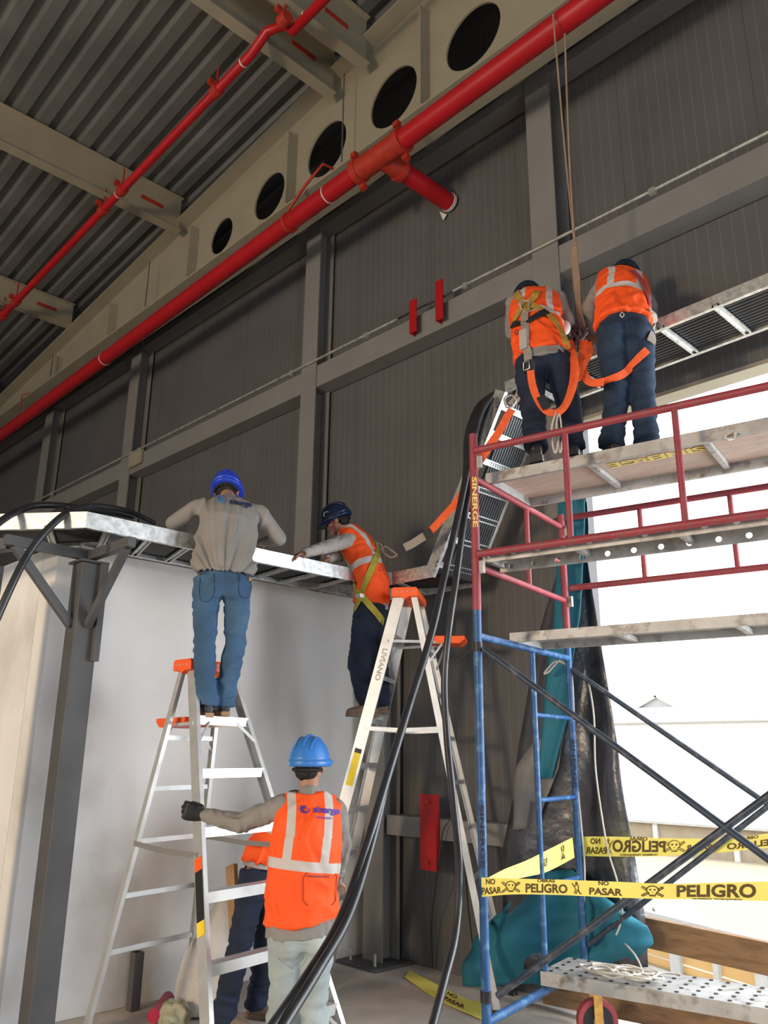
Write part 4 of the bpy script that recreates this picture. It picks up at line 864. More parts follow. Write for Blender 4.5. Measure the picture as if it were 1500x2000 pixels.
def person(spec):
    g = spec; J = g['J']; S = g.get('S', 1.0)
    base = (J['anL'] + J['anR']) / 2; base = V((base.x, base.y, min(J['anL'].z, J['anR'].z) - .09))
    t = thing('person', base, g['label'], 'person')
    lat = (J['shR'] - J['shL']).normalized()
    hipl = (J['hiR'] - J['hiL']).normalized(); hip = (J['hiL'] + J['hiR']) / 2; sh = (J['shL'] + J['shR']) / 2; nk = J['neck']; hd = J['head']
    wa = J.get('waist', hip.lerp(sh, .42)); ch = J.get('chest', wa.lerp(sh, .55))
    def fr(a, b, l):
        tt = (b - a).normalized(); l = (l - tt * l.dot(tt)).normalized(); return l, l.cross(tt).normalized()
    lh, fh = fr(hip, wa, hipl); lw, fw = fr(hip, ch, (hipl + lat).normalized()); lc, fc = fr(wa, sh, lat); ls, fs_ = fr(ch, nk, lat)
    tw = g.get('tw', 1.0)
    def torso(mb, e=0., lo=-.05, top=True, fl=0.):
        dn = (hip - wa).normalized()
        rr = []
        if lo is not None: rr += [(hip + dn * .10 * S * (1 if lo < 0 else 0), lh * (.13 + e) * S, fh * (.085 + e) * S)] if lo < 0 else []
        rr += [(hip + dn * .03 * S, lh * (.165 + e + fl) * S, fh * (.115 + e + fl) * S), (hip.lerp(wa, .55), lh * (.155 + e + fl * .8) * S, fh * (.108 + e + fl * .6) * S), (wa, lw * (.148 + e + fl * .5) * S, fw * (.103 + e + fl * .3) * S),
               (ch, lc * (.165 + e) * S, fc * (.115 + e) * S), (ch.lerp(sh, .6), lc * (.172 + e) * S, fc * (.108 + e) * S), (sh + (sh - ch).normalized() * .015 * S, ls * (.155 + e * .8) * S, fs_ * (.075 + e) * S), (sh.lerp(nk, .55) + (sh - ch).normalized() * .01, ls * (.085 + e * .5) * S, fs_ * (.06 + e * .6) * S)]
        rr = [(c, u_ * (1 + (tw - 1) * (0 if i == 0 else 1)), v_) for i, (c, u_, v_) in enumerate(rr)]
        if g.get('slo') and e > 0: rr[0] = (hip.lerp(wa, g['slo']), rr[0][1] * .97, rr[0][2])
        mb.rings(rr, 28)
        return rr
    # ---- body
    mb = MB(); torso(mb, -.02, 0)
    mb.limb(sh.lerp(nk, .2), nk.lerp(hd, .35), .06 * S, .052 * S)
    up_ = J.get('up', (hd - nk).normalized()); fd = J['face']; fd = (fd - up_ * fd.dot(up_)).normalized(); el = fd.cross(up_).normalized()   # el = person's right
    mb.ball(hd + up_ * .03 * S, (el * .076 * S, fd * .096 * S, up_ * .092 * S)); mb.ball(hd + fd * .03 * S - up_ * .045 * S, (el * .056 * S, fd * .06 * S, up_ * .068 * S))
    mb.ball(hd + fd * .082 * S - up_ * .09 * S + up_ * .0, (el * .022 * S, fd * .018 * S, up_ * .018 * S))
    mb.rings([(hd + fd * .088 * S + up_ * .01 * S, el * .008 * S, fd * .008 * S), (hd + fd * .106 * S - up_ * .028 * S, el * .016 * S, fd * .013 * S), (hd + fd * .092 * S - up_ * .04 * S, el * .016 * S, fd * .01 * S)], 10)
    mb.ball(hd + fd * .088 * S - up_ * .062 * S, (el * .024 * S, fd * .012 * S, up_ * .006 * S)); mb.ball(hd + fd * .086 * S - up_ * .074 * S, (el * .02 * S, fd * .012 * S, up_ * .007 * S))
    mb.ball(hd + fd * .082 * S + up_ * .022 * S, (el * .05 * S, fd * .014 * S, up_ * .010 * S))
    for s_ in (-1, 1):
        mb.ball(hd + el * s_ * .08 * S - fd * .005 * S - up_ * .015 * S, (el * .011 * S, fd * .022 * S, up_ * .034 * S)); mb.ball(hd + el * s_ * .05 * S + fd * .068 * S - up_ * .025 * S, (el * .02 * S, fd * .02 * S, up_ * .016 * S))
    for q in 'LR':
        mb.limb(J['sh' + q], J['el' + q], .046 * S, .037 * S); mb.limb(J['el' + q], J['wr' + q], .038 * S, .024 * S)
        mb.limb(J['hi' + q], J['kn' + q], .082 * S, .053 * S); mb.limb(J['kn' + q], J['kn' + q].lerp(J['an' + q], .35), .05 * S, .052 * S); mb.limb(J['kn' + q].lerp(J['an' + q], .35), J['an' + q], .052 * S, .036 * S); mb.sph(J['an' + q] - V((0, 0, .03)), .036 * S)
    gl = MB()
    for q, sd in (('L', 1), ('R', -1)):
        h = g.get('hand' + q) or {}; d_ = h.get('d', (J['wr' + q] - J['el' + q])); hand(gl if h.get('glove') else mb, J['wr' + q], d_, h.get('n', V((0, 0, -1))), h.get('curl', .35), S * h.get('k', 1), h.get('side', sd), h.get('thumb', .7), h.get('fr', .0088), h.get('ts', .75))
    body = fuse(mb, 'body', m_skin, t, .0068, 2)
    if gl.v: 
        q = g['gq']; gl.limb(J['wr' + q], J['wr' + q].lerp(J['el' + q], .18), .031 * S, .034 * S); fuse(gl, 'work_glove', m_blackp, t, .0045, 1)
    # eyes
    if g.get('eyes'):
        for s_ in (-1, 1):
            e = MB(); c = hd + el * s_ * .032 * S + fd * .085 * S - up_ * .002 * S; e.sph(c - fd * .004, .0095 * S); eo = e.build('eye', m_glass, t); e = MB(); e.sph(c + fd * .002, .006 * S); e.build('iris', m_hair, eo)
        e = MB()
        for s_ in (-1, 1): e.tube([hd + el * s_ * q_ * S + fd * (.097 - q_ * .25) * S + up_ * (.026 - abs(q_ - .035) * .2) * S for q_ in (.015, .03, .045, .055)], .004, 6)
        e.build('eyebrows', m_hair, t)
    # ---- hair
    mb = MB(); mb.ball(hd + up_ * .035 * S - fd * .014 * S, (el * .083 * S, fd * .095 * S, up_ * .09 * S)); mb.ball(hd - fd * .045 * S - up_ * .03 * S, (el * .068 * S, fd * .05 * S, up_ * .06 * S)); fuse(mb, 'hair', m_hair, t, .009, 2, folds(60, 60, 60, .003))
    # ---- trousers
    def leg_rings(q, e):
        a, k, n_ = J['hi' + q], J['kn' + q], J['an' + q]; l_ = lh
        def rg(c, u_, v_, dr): l2 = (l_ - dr * l_.dot(dr)).normalized(); return (c, l2 * u_ * S * g.get('lw', 1), dr.cross(l2) * v_ * S * g.get('lw', 1))
        d1 = (k - a).normalized(); d2 = (n_ - k).normalized(); dm = (d1 + d2).normalized(); hem = g.get('hem', .078) / g.get('lw', 1)
        return [rg(a - d1 * .03, .088 + e, .105 + e, d1), rg(a.lerp(k, .25), .092 + e, .098 + e, d1), rg(a.lerp(k, .65), .078 + e, .083 + e, d1), rg(k, .068 + e, .074 + e, dm), rg(k.lerp(n_, .35), .068 + e, .074 + e, d2), rg(k.lerp(n_, .75), .066 + e, .07 + e, d2), rg(n_ + d2 * g.get('hemd', .03) * S, hem, hem + .004, d2)]
    mb = MB(); dn = (hip - wa).normalized()
    mb.rings([(hip + dn * .09 * S, lh * .14 * S, fh * .105 * S), (hip + dn * .03 * S, lh * .175 * S, fh * .128 * S), (hip.lerp(wa, .35), lh * .168 * S, fh * .122 * S), (hip.lerp(wa, .75), lh * .158 * S, fh * .114 * S)], 28)
    seat = hip + dn * .05 * S
    for s_ in (-1, 1): mb.ball(seat + lh * s_ * .07 * S + fh * g.get('seat', .035) * S, (lh * .085 * S, fh * .10 * S, dn * .10 * S))
    for q in 'LR': mb.rings(leg_rings(q, .004), 20)
    base_f = folds(5, 5, 13, g.get('tf', .007), 3)
    def legfold(p):
        an = min((p - J['anL']).length, (p - J['anR']).length); kn = min((p - J['knL']).length, (p - J['knR']).length); k_ = 1 + 1.2 * max(0, 1 - an / .25) + .8 * max(0, 1 - kn / .16)
        return base_f(p) * k_
    tr = fuse(mb, 'trousers', g['m_tr'], t, .0095, 3, legfold)
    # ---- shirt
    sleeve_m = g['m_sh']; mb = MB(); torso(mb, .010, 0, fl=g.get('sfl', .02))
    mb.limb(sh.lerp(nk, .2), sh.lerp(nk, .72), .07 * S, .062 * S)
    for q in 'LR':
        s0, e0, w0 = J['sh' + q], J['el' + q], J['wr' + q]; mb.limb(sh.lerp(s0, .7), s0, .06 * S, .064 * S); mb.limb(s0, e0, .064 * S, .054 * S); mb.limb(e0, e0.lerp(w0, g.get('slv' + q, .92)), .054 * S, .040 * S)
    shirt = fuse(mb, 'shirt', sleeve_m, t, .008, 3, g.get('sfold') or folds(16, 16, 6, .007, 8))
    surf = shirt
    # ---- vest
    if g.get('vest', True):
        mb = MB(); lo = g.get('vlo', .0)
        rr = [(hip + dn * lo * S, lh * .205 * S, fh * .155 * S), (hip.lerp(wa, .5), lh * .195 * S, fh * .15 * S), (wa, lw * .188 * S, fw * .142 * S), (ch, lc * .192 * S, fc * .148 * S), (ch.lerp(sh, .6), lc * .185 * S, fc * .142 * S), (sh + (sh - ch).normalized() * .02 * S, ls * .185 * S, fs_ * .105 * S), (sh.lerp(nk, .5) + (sh - ch).normalized() * .02 * S, ls * .125 * S, fs_ * .085 * S)]
        mb.rings(rr, 28)
        spine = [hip, wa, ch, sh, nk]
        Ls = [0];
        for a, b in zip(spine, spine[1:]): Ls.append(Ls[-1] + (b - a).length)
        def at_(p):
            best = None
            for i, (a, b) in enumerate(zip(spine, spine[1:])):
                d = b - a; k_ = (p - a).dot(d) / d.dot(d); kk = max(0 if i else -9, min(1 if i < 3 else 9, k_)); c = a + d * kk; dist = (p - c).length
                if best is None or dist < best[0]: best = (dist, Ls[i] + d.length * kk, (p - c).dot((lh, lw, lc, ls)[i]))
            return best[2] / (S * .95), best[1] / Ls[3] * 1.0
        vest = fuse(mb, 'safety_vest', m_vest, t, .0095, 3, g.get('vfold') or folds(9, 9, 7, .012, 5), at_); surf = vest
    # ---- boots
    for q in 'LR':
        n_ = J['an' + q]; to = J['to' + q]; d = (to - n_); d.z = 0 if not g.get('tilt') else d.z; d.normalize(); l_ = d.cross(V((0, 0, 1))).normalized(); u2 = l_.cross(d).normalized(); sole = n_ - u2 * .085 * S; b = MB()
        b.limb(n_ + u2 * .07 * S, n_ - u2 * .02 * S, .048 * S, .047 * S)
        b.rings([(sole + u2 * .045 * S - d * .065 * S, l_ * .03 * S, u2 * .035 * S), (sole + u2 * .05 * S - d * .03 * S, l_ * .039 * S, u2 * .045 * S), (sole + u2 * .05 * S + d * .04 * S, l_ * .042 * S, u2 * .048 * S), (sole + u2 * .04 * S + d * .11 * S, l_ * .048 * S, u2 * .036 * S), (sole + u2 * .034 * S + d * .165 * S, l_ * .042 * S, u2 * .028 * S), (sole + u2 * .03 * S + d * .188 * S, l_ * .022 * S, u2 * .018 * S)], 18)
        bo = fuse(b, 'boot', g['m_bt'], t, .0075, 2)
        so_ = MB(); pts2 = [(-.078, .028), (-.03, .036), (.04, .037), (.11, .048), (.165, .042), (.192, .018)]; out = [sole + d * a * S + l_ * b_ * S for a, b_ in pts2] + [sole + d * a * S - l_ * b_ * S for a, b_ in pts2[::-1]]; n2 = len(out)
        so_.add([p - u2 * .004 for p in out] + [p + u2 * .024 * S for p in out], [tuple(range(n2))[::-1], tuple(range(n2, 2 * n2))] + [(i, (i + 1) % n2, (i + 1) % n2 + n2, i + n2) for i in range(n2)]); so_.build('sole', m_sole if g.get('lsole') else g['m_bt'], bo)
    # ---- helmet
    if g.get('m_he'):
        hu = g.get('hup', up_); hf = (fd - hu * fd.dot(hu)).normalized(); hl = hf.cross(hu).normalized(); c = hd + hu * .02 * S + hf * 0.0; m_ = MB(); n = 32; rgs = []
        for k in range(11):
            a = k / 10 * math.pi / 2; rr_ = math.cos(a * .985); z = math.sin(a); rgs.append((c + hu * (.138 * z) * S, hl * .112 * rr_ * S, hf * .138 * rr_ * S))
        rgs[0] = (c, hl * .118 * S, hf * .143 * S)
        m_.rings(rgs, n)
        for (off, w_) in ((0, .012), (-.045, .009), (.045, .009)):       # crown ridges
            pts = []
            for k in range(11):
                a = -1.05 + 2.1 * k / 10; rr_ = math.sqrt(max(0, 1 - (off / .112) ** 2)); pts.append(c + hl * off * S + hf * .138 * rr_ * math.sin(a) * S + hu * (.138 * rr_ * math.cos(a) + .001) * S)
            m_.tube(pts, w_ * S * .8, 8)
        m_.rings([(c - hu * .028 * S + hf * .006 * S, hl * .110 * S, hf * .140 * S), (c - hu * .02 * S + hf * .012 * S, hl * .119 * S, hf * .152 * S), (c - hu * .006 * S + hf * .028 * S, hl * .120 * S, hf * .165 * S), (c + hu * .002 * S + hf * .026 * S, hl * .120 * S, hf * .164 * S), (c + hu * .012 * S + hf * .008 * S, hl * .117 * S, hf * .147 * S)], n)
        he = m_.build('helmet', g['m_he'], t)
        m_ = MB(); m_.tube([c - hu * .045 * S + hl * .085 * math.cos(a) * S + hf * .105 * math.sin(a) * S for a in [math.pi + .2 + k * (math.pi - .4) / 12 for k in range(13)]], .010 * S, 8); m_.build('harness_band', m_hair, he)
        if g.get('chin'):
            m_ = MB()
            for s_ in (-1, 1): m_.strip([c + hl * s_ * .095 * S + hf * .03 * S - hu * .01, hd + el * s_ * .078 * S + fd * .035 * S - up_ * .04 * S, hd + el * s_ * .05 * S + fd * .055 * S - up_ * .10 * S, hd + fd * .06 * S - up_ * .118 * S], .013, el * s_)
            m_.build('chin_strap', m_scred, he)
        if g.get('badge'):
            m_ = MB(); m_.tube([c + hl * (-.104 + .006 * abs(k - 4) / 4) * S + hf * (.045 + .028 * math.cos(math.pi * k / 8)) * S + hu * (.035 + .028 * math.sin(math.pi * k / 8)) * S for k in range(9)], .0035, 6); m_.build('emblem', m_galv, he)
    return t, surf, dict(body=body, trousers=tr, shirt=shirt, org=base)
def bvh_of(o, org):
    return BVHTree.FromPolygons([v.co + org for v in o.data.vertices], [tuple(p.vertices) for p in o.data.polygons])
class Skin:
    """surface of a dressed person, for laying straps and prints on the cloth"""
    def __init__(s, t, objs): s.t = t; s.b = [bvh_of(o, t.location) for o in objs]
    def hit(s, x, y, guess=None, off=.004):
        r = ray(x, y).normalized(); best = None
        for b in s.b:
            h = b.ray_cast(CAM, r)
            if h[0] is not None and (best is None or h[3] < best[2]): best = (h[0], h[1], h[3])
        if best is None:
            p = guess; best = None
            for b in s.b:
                h = b.find_nearest(p)
                if best is None or h[3] < best[2]: best = (h[0], h[1], h[3])
        n = best[1]; n = n if n.dot(-r) > 0 else -n
        return best[0] + n * off, n
    def strap(s, name, pix, wd, m, depth, n=5, off=.006, parent=None, label=None):
        P = catmull([V((x, y, 0)) for x, y in pix], n); pts = []; nr = []
        for p in P: h, nn = s.hit(p.x, p.y, at(p.x, p.y, depth), off); pts.append(h); nr.append(nn)
        for _ in range(2):
            nr = [(nr[max(0, i - 1)] + nr[i] * 2 + nr[min(len(nr) - 1, i + 1)]).normalized() for i in range(len(nr))]
            pts = [pts[0]] + [(pts[i - 1] + pts[i] * 2 + pts[i + 1]) / 4 + nr[i] * .0008 for i in range(1, len(pts) - 1)] + [pts[-1]]
        o = MB().strip(pts, wd, nr, .0035).build(name, m, parent or s.t)
        return o
    def text(s, name, body, x, y, dx, dy, hpx, m, depth, parent=None):
        """text centred at pixel (x,y), baseline direction (dx,dy), height in px"""
        vs, fs = text_geo(body); L = math.hypot(dx, dy); dx /= L; dy /= L; mb = MB()
        mb.add([s.hit(x + hpx * (a * dx + b * dy), y + hpx * (a * dy - b * dx), at(x, y, depth), .005)[0] for a, b, _ in vs], fs); return mb.build(name, m, parent or s.t)

h_ = lambda x: V((ray(x, 1478).x, ray(x, 1478).y, 0)).normalized()
def rt(x): return h_(x).cross(VZ) * 1.0      # image-right horizontal vector at pixel column x

# ---- man in grey shirt on the left ladder
D = 5.22
def shirtfold(p):
    r_ = rt(440); c0_ = at(440, 1160, D); u_ = (p - c0_).dot(r_); z_ = p.z - c0_.z
    ang = math.atan2(u_ + .02, z_ + .05) ; q = V((ang * 7, z_ * 1.6, u_ * 2)); a = 1 - abs(noise.noise(q + V((4, 0, 0)))) * 2.4
    low = max(0, 1 - abs(z_) / .25); b = 1 - abs(noise.noise(V((u_ * 3, z_ * 15 + u_ * 5, 2)))) * 2.2
    arm = max(0., min(1., (.27 - abs(u_)) / .06))
    return .021 * (a - .5) * (1 - .6 * low) * arm + .008 * (b - .5) * low
J1 = dict(anL=at(402, 1374, D + .03), anR=at(437, 1372, D + .10), toL=at(385, 1380, D + .16), toR=at(428, 1378, D + .22), knL=at(400, 1258, D + .02), knR=at(459, 1258, D + .05), hiL=at(404, 1138, D + .02), hiR=at(465, 1138, D + .04),
          shL=at(388, 990, D + .10), shR=at(506, 1002, D + .13), waist=at(438, 1088, D + .02), chest=at(444, 1020, D + .05), neck=at(444, 974, D + .22), head=at(443, 958, D + .32), face=V((-.62, .6, -.55)), up=V((-.1, .1, 1)).normalized(),
          elL=at(338, 1022, D + .16), wrL=at(372, 1046, D + .40), elR=at(545, 1052, D + .15), wrR=at(508, 1060, D + .36))
t1, s1, o1 = person(dict(J=J1, S=.95, tw=1.2, slo=.35, lw=.98, label='person in grey shirt, blue jeans and blue helmet standing on the left ladder', m_tr=m_jeans, m_sh=m_shirt, vest=False, m_bt=m_boot, lsole=True, m_he=m_hblue, sfold=shirtfold, sfl=.03, hem=.076, hup=V((-.35, .22, 1)).normalized(), slvR=.75, tf=.008, hemd=.02,
     handR=dict(n=V((0, 0, -1)), curl=.25), handL=dict(n=V((0, 0, -1)), curl=.25)))
k1 = Skin(t1, [o1['shirt'], o1['trousers']])
k1.text('logo_lettering', 'sinerge', 470, 983, 1, .17, 15, m_inkd, D)
mb = MB(); r_ = rt(433)
for k in range(3):
    pts = [k1.hit(433 + (8 - 2.4 * k) * math.cos(a), 974 + (8 - 2.4 * k) * math.sin(a), at(433, 974, D))[0] for a in [k * 1.0 + q * .33 for q in range(12)]]; mb.tube(pts, .003, 6)
mb.build('round_logo', m_logob, t1)
for pix in ([(392, 1120), (390, 1165), (404, 1175), (418, 1160), (418, 1120)], [(467, 1118), (467, 1158), (478, 1168), (490, 1160), (492, 1125), (467, 1118)]):
    P = [k1.hit(x, y, at(x, y, D), .001)[0] for x, y in [(q.x, q.y) for q in catmull([V((a, b, 0)) for a, b in pix], 5)]]; MB().tube(P, .0022, 5).build('pocket_seam', m_njeans, o1['trousers'])
MB().box(k1.hit(486, 1132, at(486, 1132, D), .004)[0], (.02, .02, .018)).build('leather_patch', m_brown, o1['trousers'])

# ---- man with pale jeans at the bottom
D = 4.42
J3 = dict(anL=at(545, 2045, D), anR=at(615, 2045, D), toL=at(530, 2075, D + .18), toR=at(620, 2075, D + .2), knL=at(556, 1930, D + .03), knR=at(612, 1930, D + .03), hiL=at(562, 1812, D), hiR=at(620, 1812, D),
          shL=at(552, 1574, D + .02), shR=at(655, 1582, D + .04), waist=at(588, 1735, D - .01), chest=at(600, 1640, D), neck=at(604, 1534, D + .03), head=at(604, 1494, D + .06), face=V((-.5, .85, .12)), up=V((0, 0, 1)),
          elL=at(470, 1608, D + .10), wrL=at(398, 1592, D + .26), elR=at(668, 1650, D + .16), wrR=at(655, 1720, D + .38))
gd = rt(380)
t3, s3, o3 = person(dict(J=J3, S=.93, lw=1.08, label='person in orange vest, blue helmet and pale jeans gripping the left ladder', m_tr=m_ljeans, m_sh=m_shirt, m_bt=m_bootb, m_he=m_hlblue, hem=.09, vlo=-.03, gq='L', slvL=.98,
     handL=dict(glove=True, d=(-gd + V((0, 0, .25))), n=h_(380), curl=1.15, side=-1, fr=.0105, thumb=2.6, ts=.15, k=1.25)))
k3 = Skin(t3, [s3])
k3.text('logo_lettering', 'sinerge', 637, 1583, 1, .06, 18, m_logo, D)
k3.text('logo_strapline', 'TECNOLOGIA', 632, 1598, 1, .06, 5, m_logo, D)
mb = MB()
for k in range(3):
    mb.tube([k3.hit(595 + (8.5 - 2.6 * k) * math.cos(a), 1580 + (8.5 - 2.6 * k) * math.sin(a), at(595, 1580, D))[0] for a in [k * 1.1 + q * .36 for q in range(12)]], .0028, 6)
mb.build('round_logo', m_logo, t3)
P = [k3.hit(x, y, at(x, y, D), .0015)[0] for x, y in [(598, 1706), (655, 1706), (657, 1712), (655, 1760), (648, 1768), (600, 1768), (592, 1758), (592, 1714), (598, 1706)]]; MB().tube(P, .0022, 5).build('back_pocket_seam', m_redc, s3)
P = [k3.hit(x, y, at(x, y, D), .003)[0] for x, y in [(600, 1711), (615, 1712), (635, 1712), (652, 1711)]]; MB().tube(P, .0035, 5).build('zip', m_scred, s3)
k3b = Skin(t3, [o3['trousers']])
P = [k3b.hit(x, y, at(x, y, D), .002)[0] for x, y in [(548, 1815), (600, 1815), (598, 1860), (570, 1892), (545, 1872), (548, 1815)]]; MB().tube(P, .0018, 5).build('pocket_seam', m_shirt, o3['trousers'])

# ---- man in dark helmet on the right ladder
D = 6.26
J2 = dict(anL=at(722, 1378, D), anR=at(742, 1372, D + .13), toL=at(688, 1386, D - .02), toR=at(712, 1380, D + .12), knL=at(702, 1300, D - .02), knR=at(735, 1290, D + .1), hiL=at(722, 1185, D - .06), hiR=at(728, 1180, D + .12),
          shL=at(682, 1055, D - .10), shR=at(690, 1040, D + .18), waist=at(727, 1138, D), chest=at(706, 1085, D + .03), neck=at(672, 1030, D + .04), head=at(659, 1016, D + .04), face=V((-.92, -.55, -.45)), up=V((-.33, -.3, .9)).normalized(),
          elL=at(632, 1070, D - .22), wrL=at(594, 1080, D - .36), elR=at(665, 1085, D + .1), wrR=at(640, 1092, D - .08))
t2, s2_, o2 = person(dict(J=J2, S=.93, lw=1.22, label='person in orange vest, yellow harness and dark helmet standing on the right ladder', m_tr=m_djeans, m_sh=m_lshirt, m_bt=m_bootb, m_he=m_hnavy, eyes=True, chin=True, badge=True, vlo=-.02, slvL=.95, hem=.07, tilt=False,
     handL=dict(n=V((0, 0, -1)), curl=.3), handR=dict(n=V((0, 0, -1)), curl=.3)))
k2 = Skin(t2, [s2_, o2['trousers']])
a_ = k2.strap('harness_strap', [(732, 1052), (738, 1075), (728, 1105), (716, 1135), (706, 1165), (694, 1190), (685, 1203)], .05, m_yel, D)
k2.strap('harness_strap', [(664, 1090), (676, 1118), (690, 1145), (706, 1163), (722, 1182), (738, 1202), (748, 1215)], .05, m_yel, D)
h0, n0 = k2.hit(706, 1165, at(706, 1165, D), .012); MB().box(h0, (.05, .05, .03)).build('sliding_buckle', m_galv, a_)
h0, n0 = k2.hit(688, 1196, at(688, 1196, D), .012); MB().tube([h0 + VZ * .03, h0 + rt(688) * .03 + VZ * .02, h0 + rt(688) * .03 - VZ * .03, h0 - rt(688) * .02 - VZ * .035], .005, 6, True).build('leg_buckle', m_galv, a_)
h0, n0 = k2.hit(730, 1060, at(730, 1060, D), .02); dr = h0
MB().tube([h0, h0 + rt(735) * .04 - VZ * .02, h0 + rt(735) * .06 - VZ * .07, h0 + rt(735) * .02 - VZ * .06], .006, 6, True).build('dorsal_ring', m_galvd, a_)
P = [k2.hit(x, y, at(x, y, D), .004)[0] for x, y in [(741, 1108), (746, 1108), (746, 1115), (741, 1115)]]; MB().tube(P, .003, 5, True).build('side_buckle', m_scred, s2_)
h0, n0 = k2.hit(677, 1142, at(677, 1142, D), .003); MB().box(h0, (.03, .03, .035)).build('pocket_label', m_blackp, s2_)
# lanyard from the harness to the rising tray
t = thing('safety_lanyard', at(800, 1072, D - .05), 'grey shock-absorbing lanyard with orange webbing, running from the dark-helmeted man up to the tray', 'lanyard')
L_ = [at(746, 1070, 6.22), at(762, 1078, 6.05), at(775, 1078, 5.88), at(805, 1063, 5.85), at(838, 1042, 5.8), at(850, 1028, 5.75), at(885, 992, 5.6)]
MB().strip([L_[2], L_[2].lerp(L_[4], .1), L_[3], L_[4]], .06, [-h_(800)] * 4, .02).build('shock_absorber', m_gweb, t, bevel=.004)
MB().strip([L_[2] - rt(800) * .0, L_[2].lerp(L_[4], .22)], .064, [-h_(800)] * 2, .024).build('end_band', m_bweb, t); MB().strip([L_[2].lerp(L_[4], .85), L_[4] + (L_[4] - L_[3]) * .12], .064, [-h_(800)] * 2, .024).build('end_band', m_bweb, t)
MB().tube(catmull([L_[0], L_[0].lerp(L_[1], .6) + VZ * .03, L_[1] + VZ * .02, L_[2] - VZ * .02, L_[1] - VZ * .04, L_[0] - VZ * .02], 5), .007, 8, True).build('snap_hook', m_galvd, t)
pts = [L_[4] + VZ * .01, L_[5], at(868, 1008, 5.68), at(888, 985, 5.55), at(905, 960, 5.4), at(925, 920, 5.25), at(950, 880, 5.2), at(975, 843, 5.3), at(992, 812, 5.4), at(1000, 800, 5.45)]
pts = catmull(pts, 3); MB().strip(pts, .055, [-(h_(930))] * len(pts), .004).build('webbing', m_oweb, t)
c = at(1000, 795, 5.45); MB().tube(catmull([c, c + VZ * .05 + rt(1000) * .03, c + VZ * .09, c + VZ * .07 - rt(1000) * .05, c - rt(1000) * .04], 4), .009, 8, True).build('snap_hook', m_galvd, t)
for k in (-1, 1): MB().strip([c + VZ * .02 + rt(1000) * .02 * k, c + VZ * .1 + rt(1000) * (.06 + .02 * k), c + VZ * .2 + rt(1000) * (.1 + .03 * k)], .022, [-h_(1000)] * 3, .003).build('pale_strap', m_gweb, t)

# ---- two men on the platform
ZP = 3.215
def onplat(x, y, z): return onZ(x, y, z)
D = 4.50
def vert(base, dz): return V((base.x, base.y, base.z + dz))
fL4 = at(1048, 893, 4.45); fR4 = at(1120, 880, 4.50); fL4.z = fR4.z = ZP + .085
J4 = dict(anL=fL4, anR=fR4, toL=fL4 + h_(1060) * .2, toR=fR4 + h_(1100) * .2, knL=at(1040, 800, 4.55), knR=at(1112, 795, 4.58), hiL=at(1035, 715, 4.62), hiR=at(1090, 708, 4.64),
          shL=at(1003, 592, 4.95), shR=at(1090, 583, 4.98), waist=at(1052, 665, 4.68), chest=at(1045, 615, 4.85), neck=at(1038, 584, 5.10), head=at(1030, 580, 5.26), face=V((-.5, .5, -.7)), up=(h_(1035) * .95 + VZ * .25).normalized(),
          elL=at(1000, 650, 5.1), wrL=at(1040, 655, 5.35), elR=at(1110, 635, 5.0), wrR=at(1128, 655, 5.22))
t4, s4, o4 = person(dict(J=J4, S=.88, lw=1.1, label='person in orange vest and ochre harness, left of the two on the platform', m_tr=m_djeans, m_sh=m_shirt, m_bt=m_boot, m_he=m_hnavy, vlo=-.05, hem=.075,
     handR=dict(n=V((0, 0, -1)), curl=.5), handL=dict(n=V((0, 0, -1)), curl=.5)))
k4 = Skin(t4, [s4, o4['trousers'], o4['shirt']])
hs = k4.strap('harness_strap', [(1008, 568), (1012, 580), (1022, 592), (1030, 605)], .045, m_ochre, 4.9); k4.strap('harness_strap', [(1050, 570), (1042, 582), (1034, 595), (1028, 608)], .045, m_ochre, 4.9)
k4.strap('harness_strap', [(1020, 600), (1010, 620), (1002, 640)], .045, m_ochre, 4.9); k4.strap('harness_strap', [(1036, 596), (1060, 608), (1082, 628), (1098, 655), (1108, 680)], .045, m_ochre, 4.9)
k4.strap('chest_band', [(1002, 636), (1018, 634), (1034, 628), (1052, 618), (1068, 610)], .05, m_bweb, 4.9, off=.010)
k4.strap('back_strap', [(1027, 612), (1026, 640), (1028, 665), (1032, 690), (1034, 718)], .05, m_gweb, 4.8, off=.012)
h0, n0 = k4.hit(1025, 602, at(1025, 602, 4.9), .02); MB().tube([h0 + VZ * .03 - rt(1025) * .03, h0 + VZ * .03 + rt(1025) * .03, h0 - VZ * .03 + rt(1025) * .02, h0 - VZ * .03 - rt(1025) * .02], .007, 8, True).build('dorsal_ring', m_galvd, hs)
h0, n0 = k4.hit(1024, 668, at(1024, 668, 4.8), .02); MB().box(h0, (.05, .03, .13)).build('paper_tag', m_lshirt, hs)
for x, y in ((1010, 650),): h0, n0 = k4.hit(x, y, at(x, y, 4.8), .008); MB().tube([h0 + VZ * .018, h0 + rt(x) * .015, h0 - VZ * .018, h0 - rt(x) * .015], .004, 6, True).build('side_buckle', m_scred, s4)
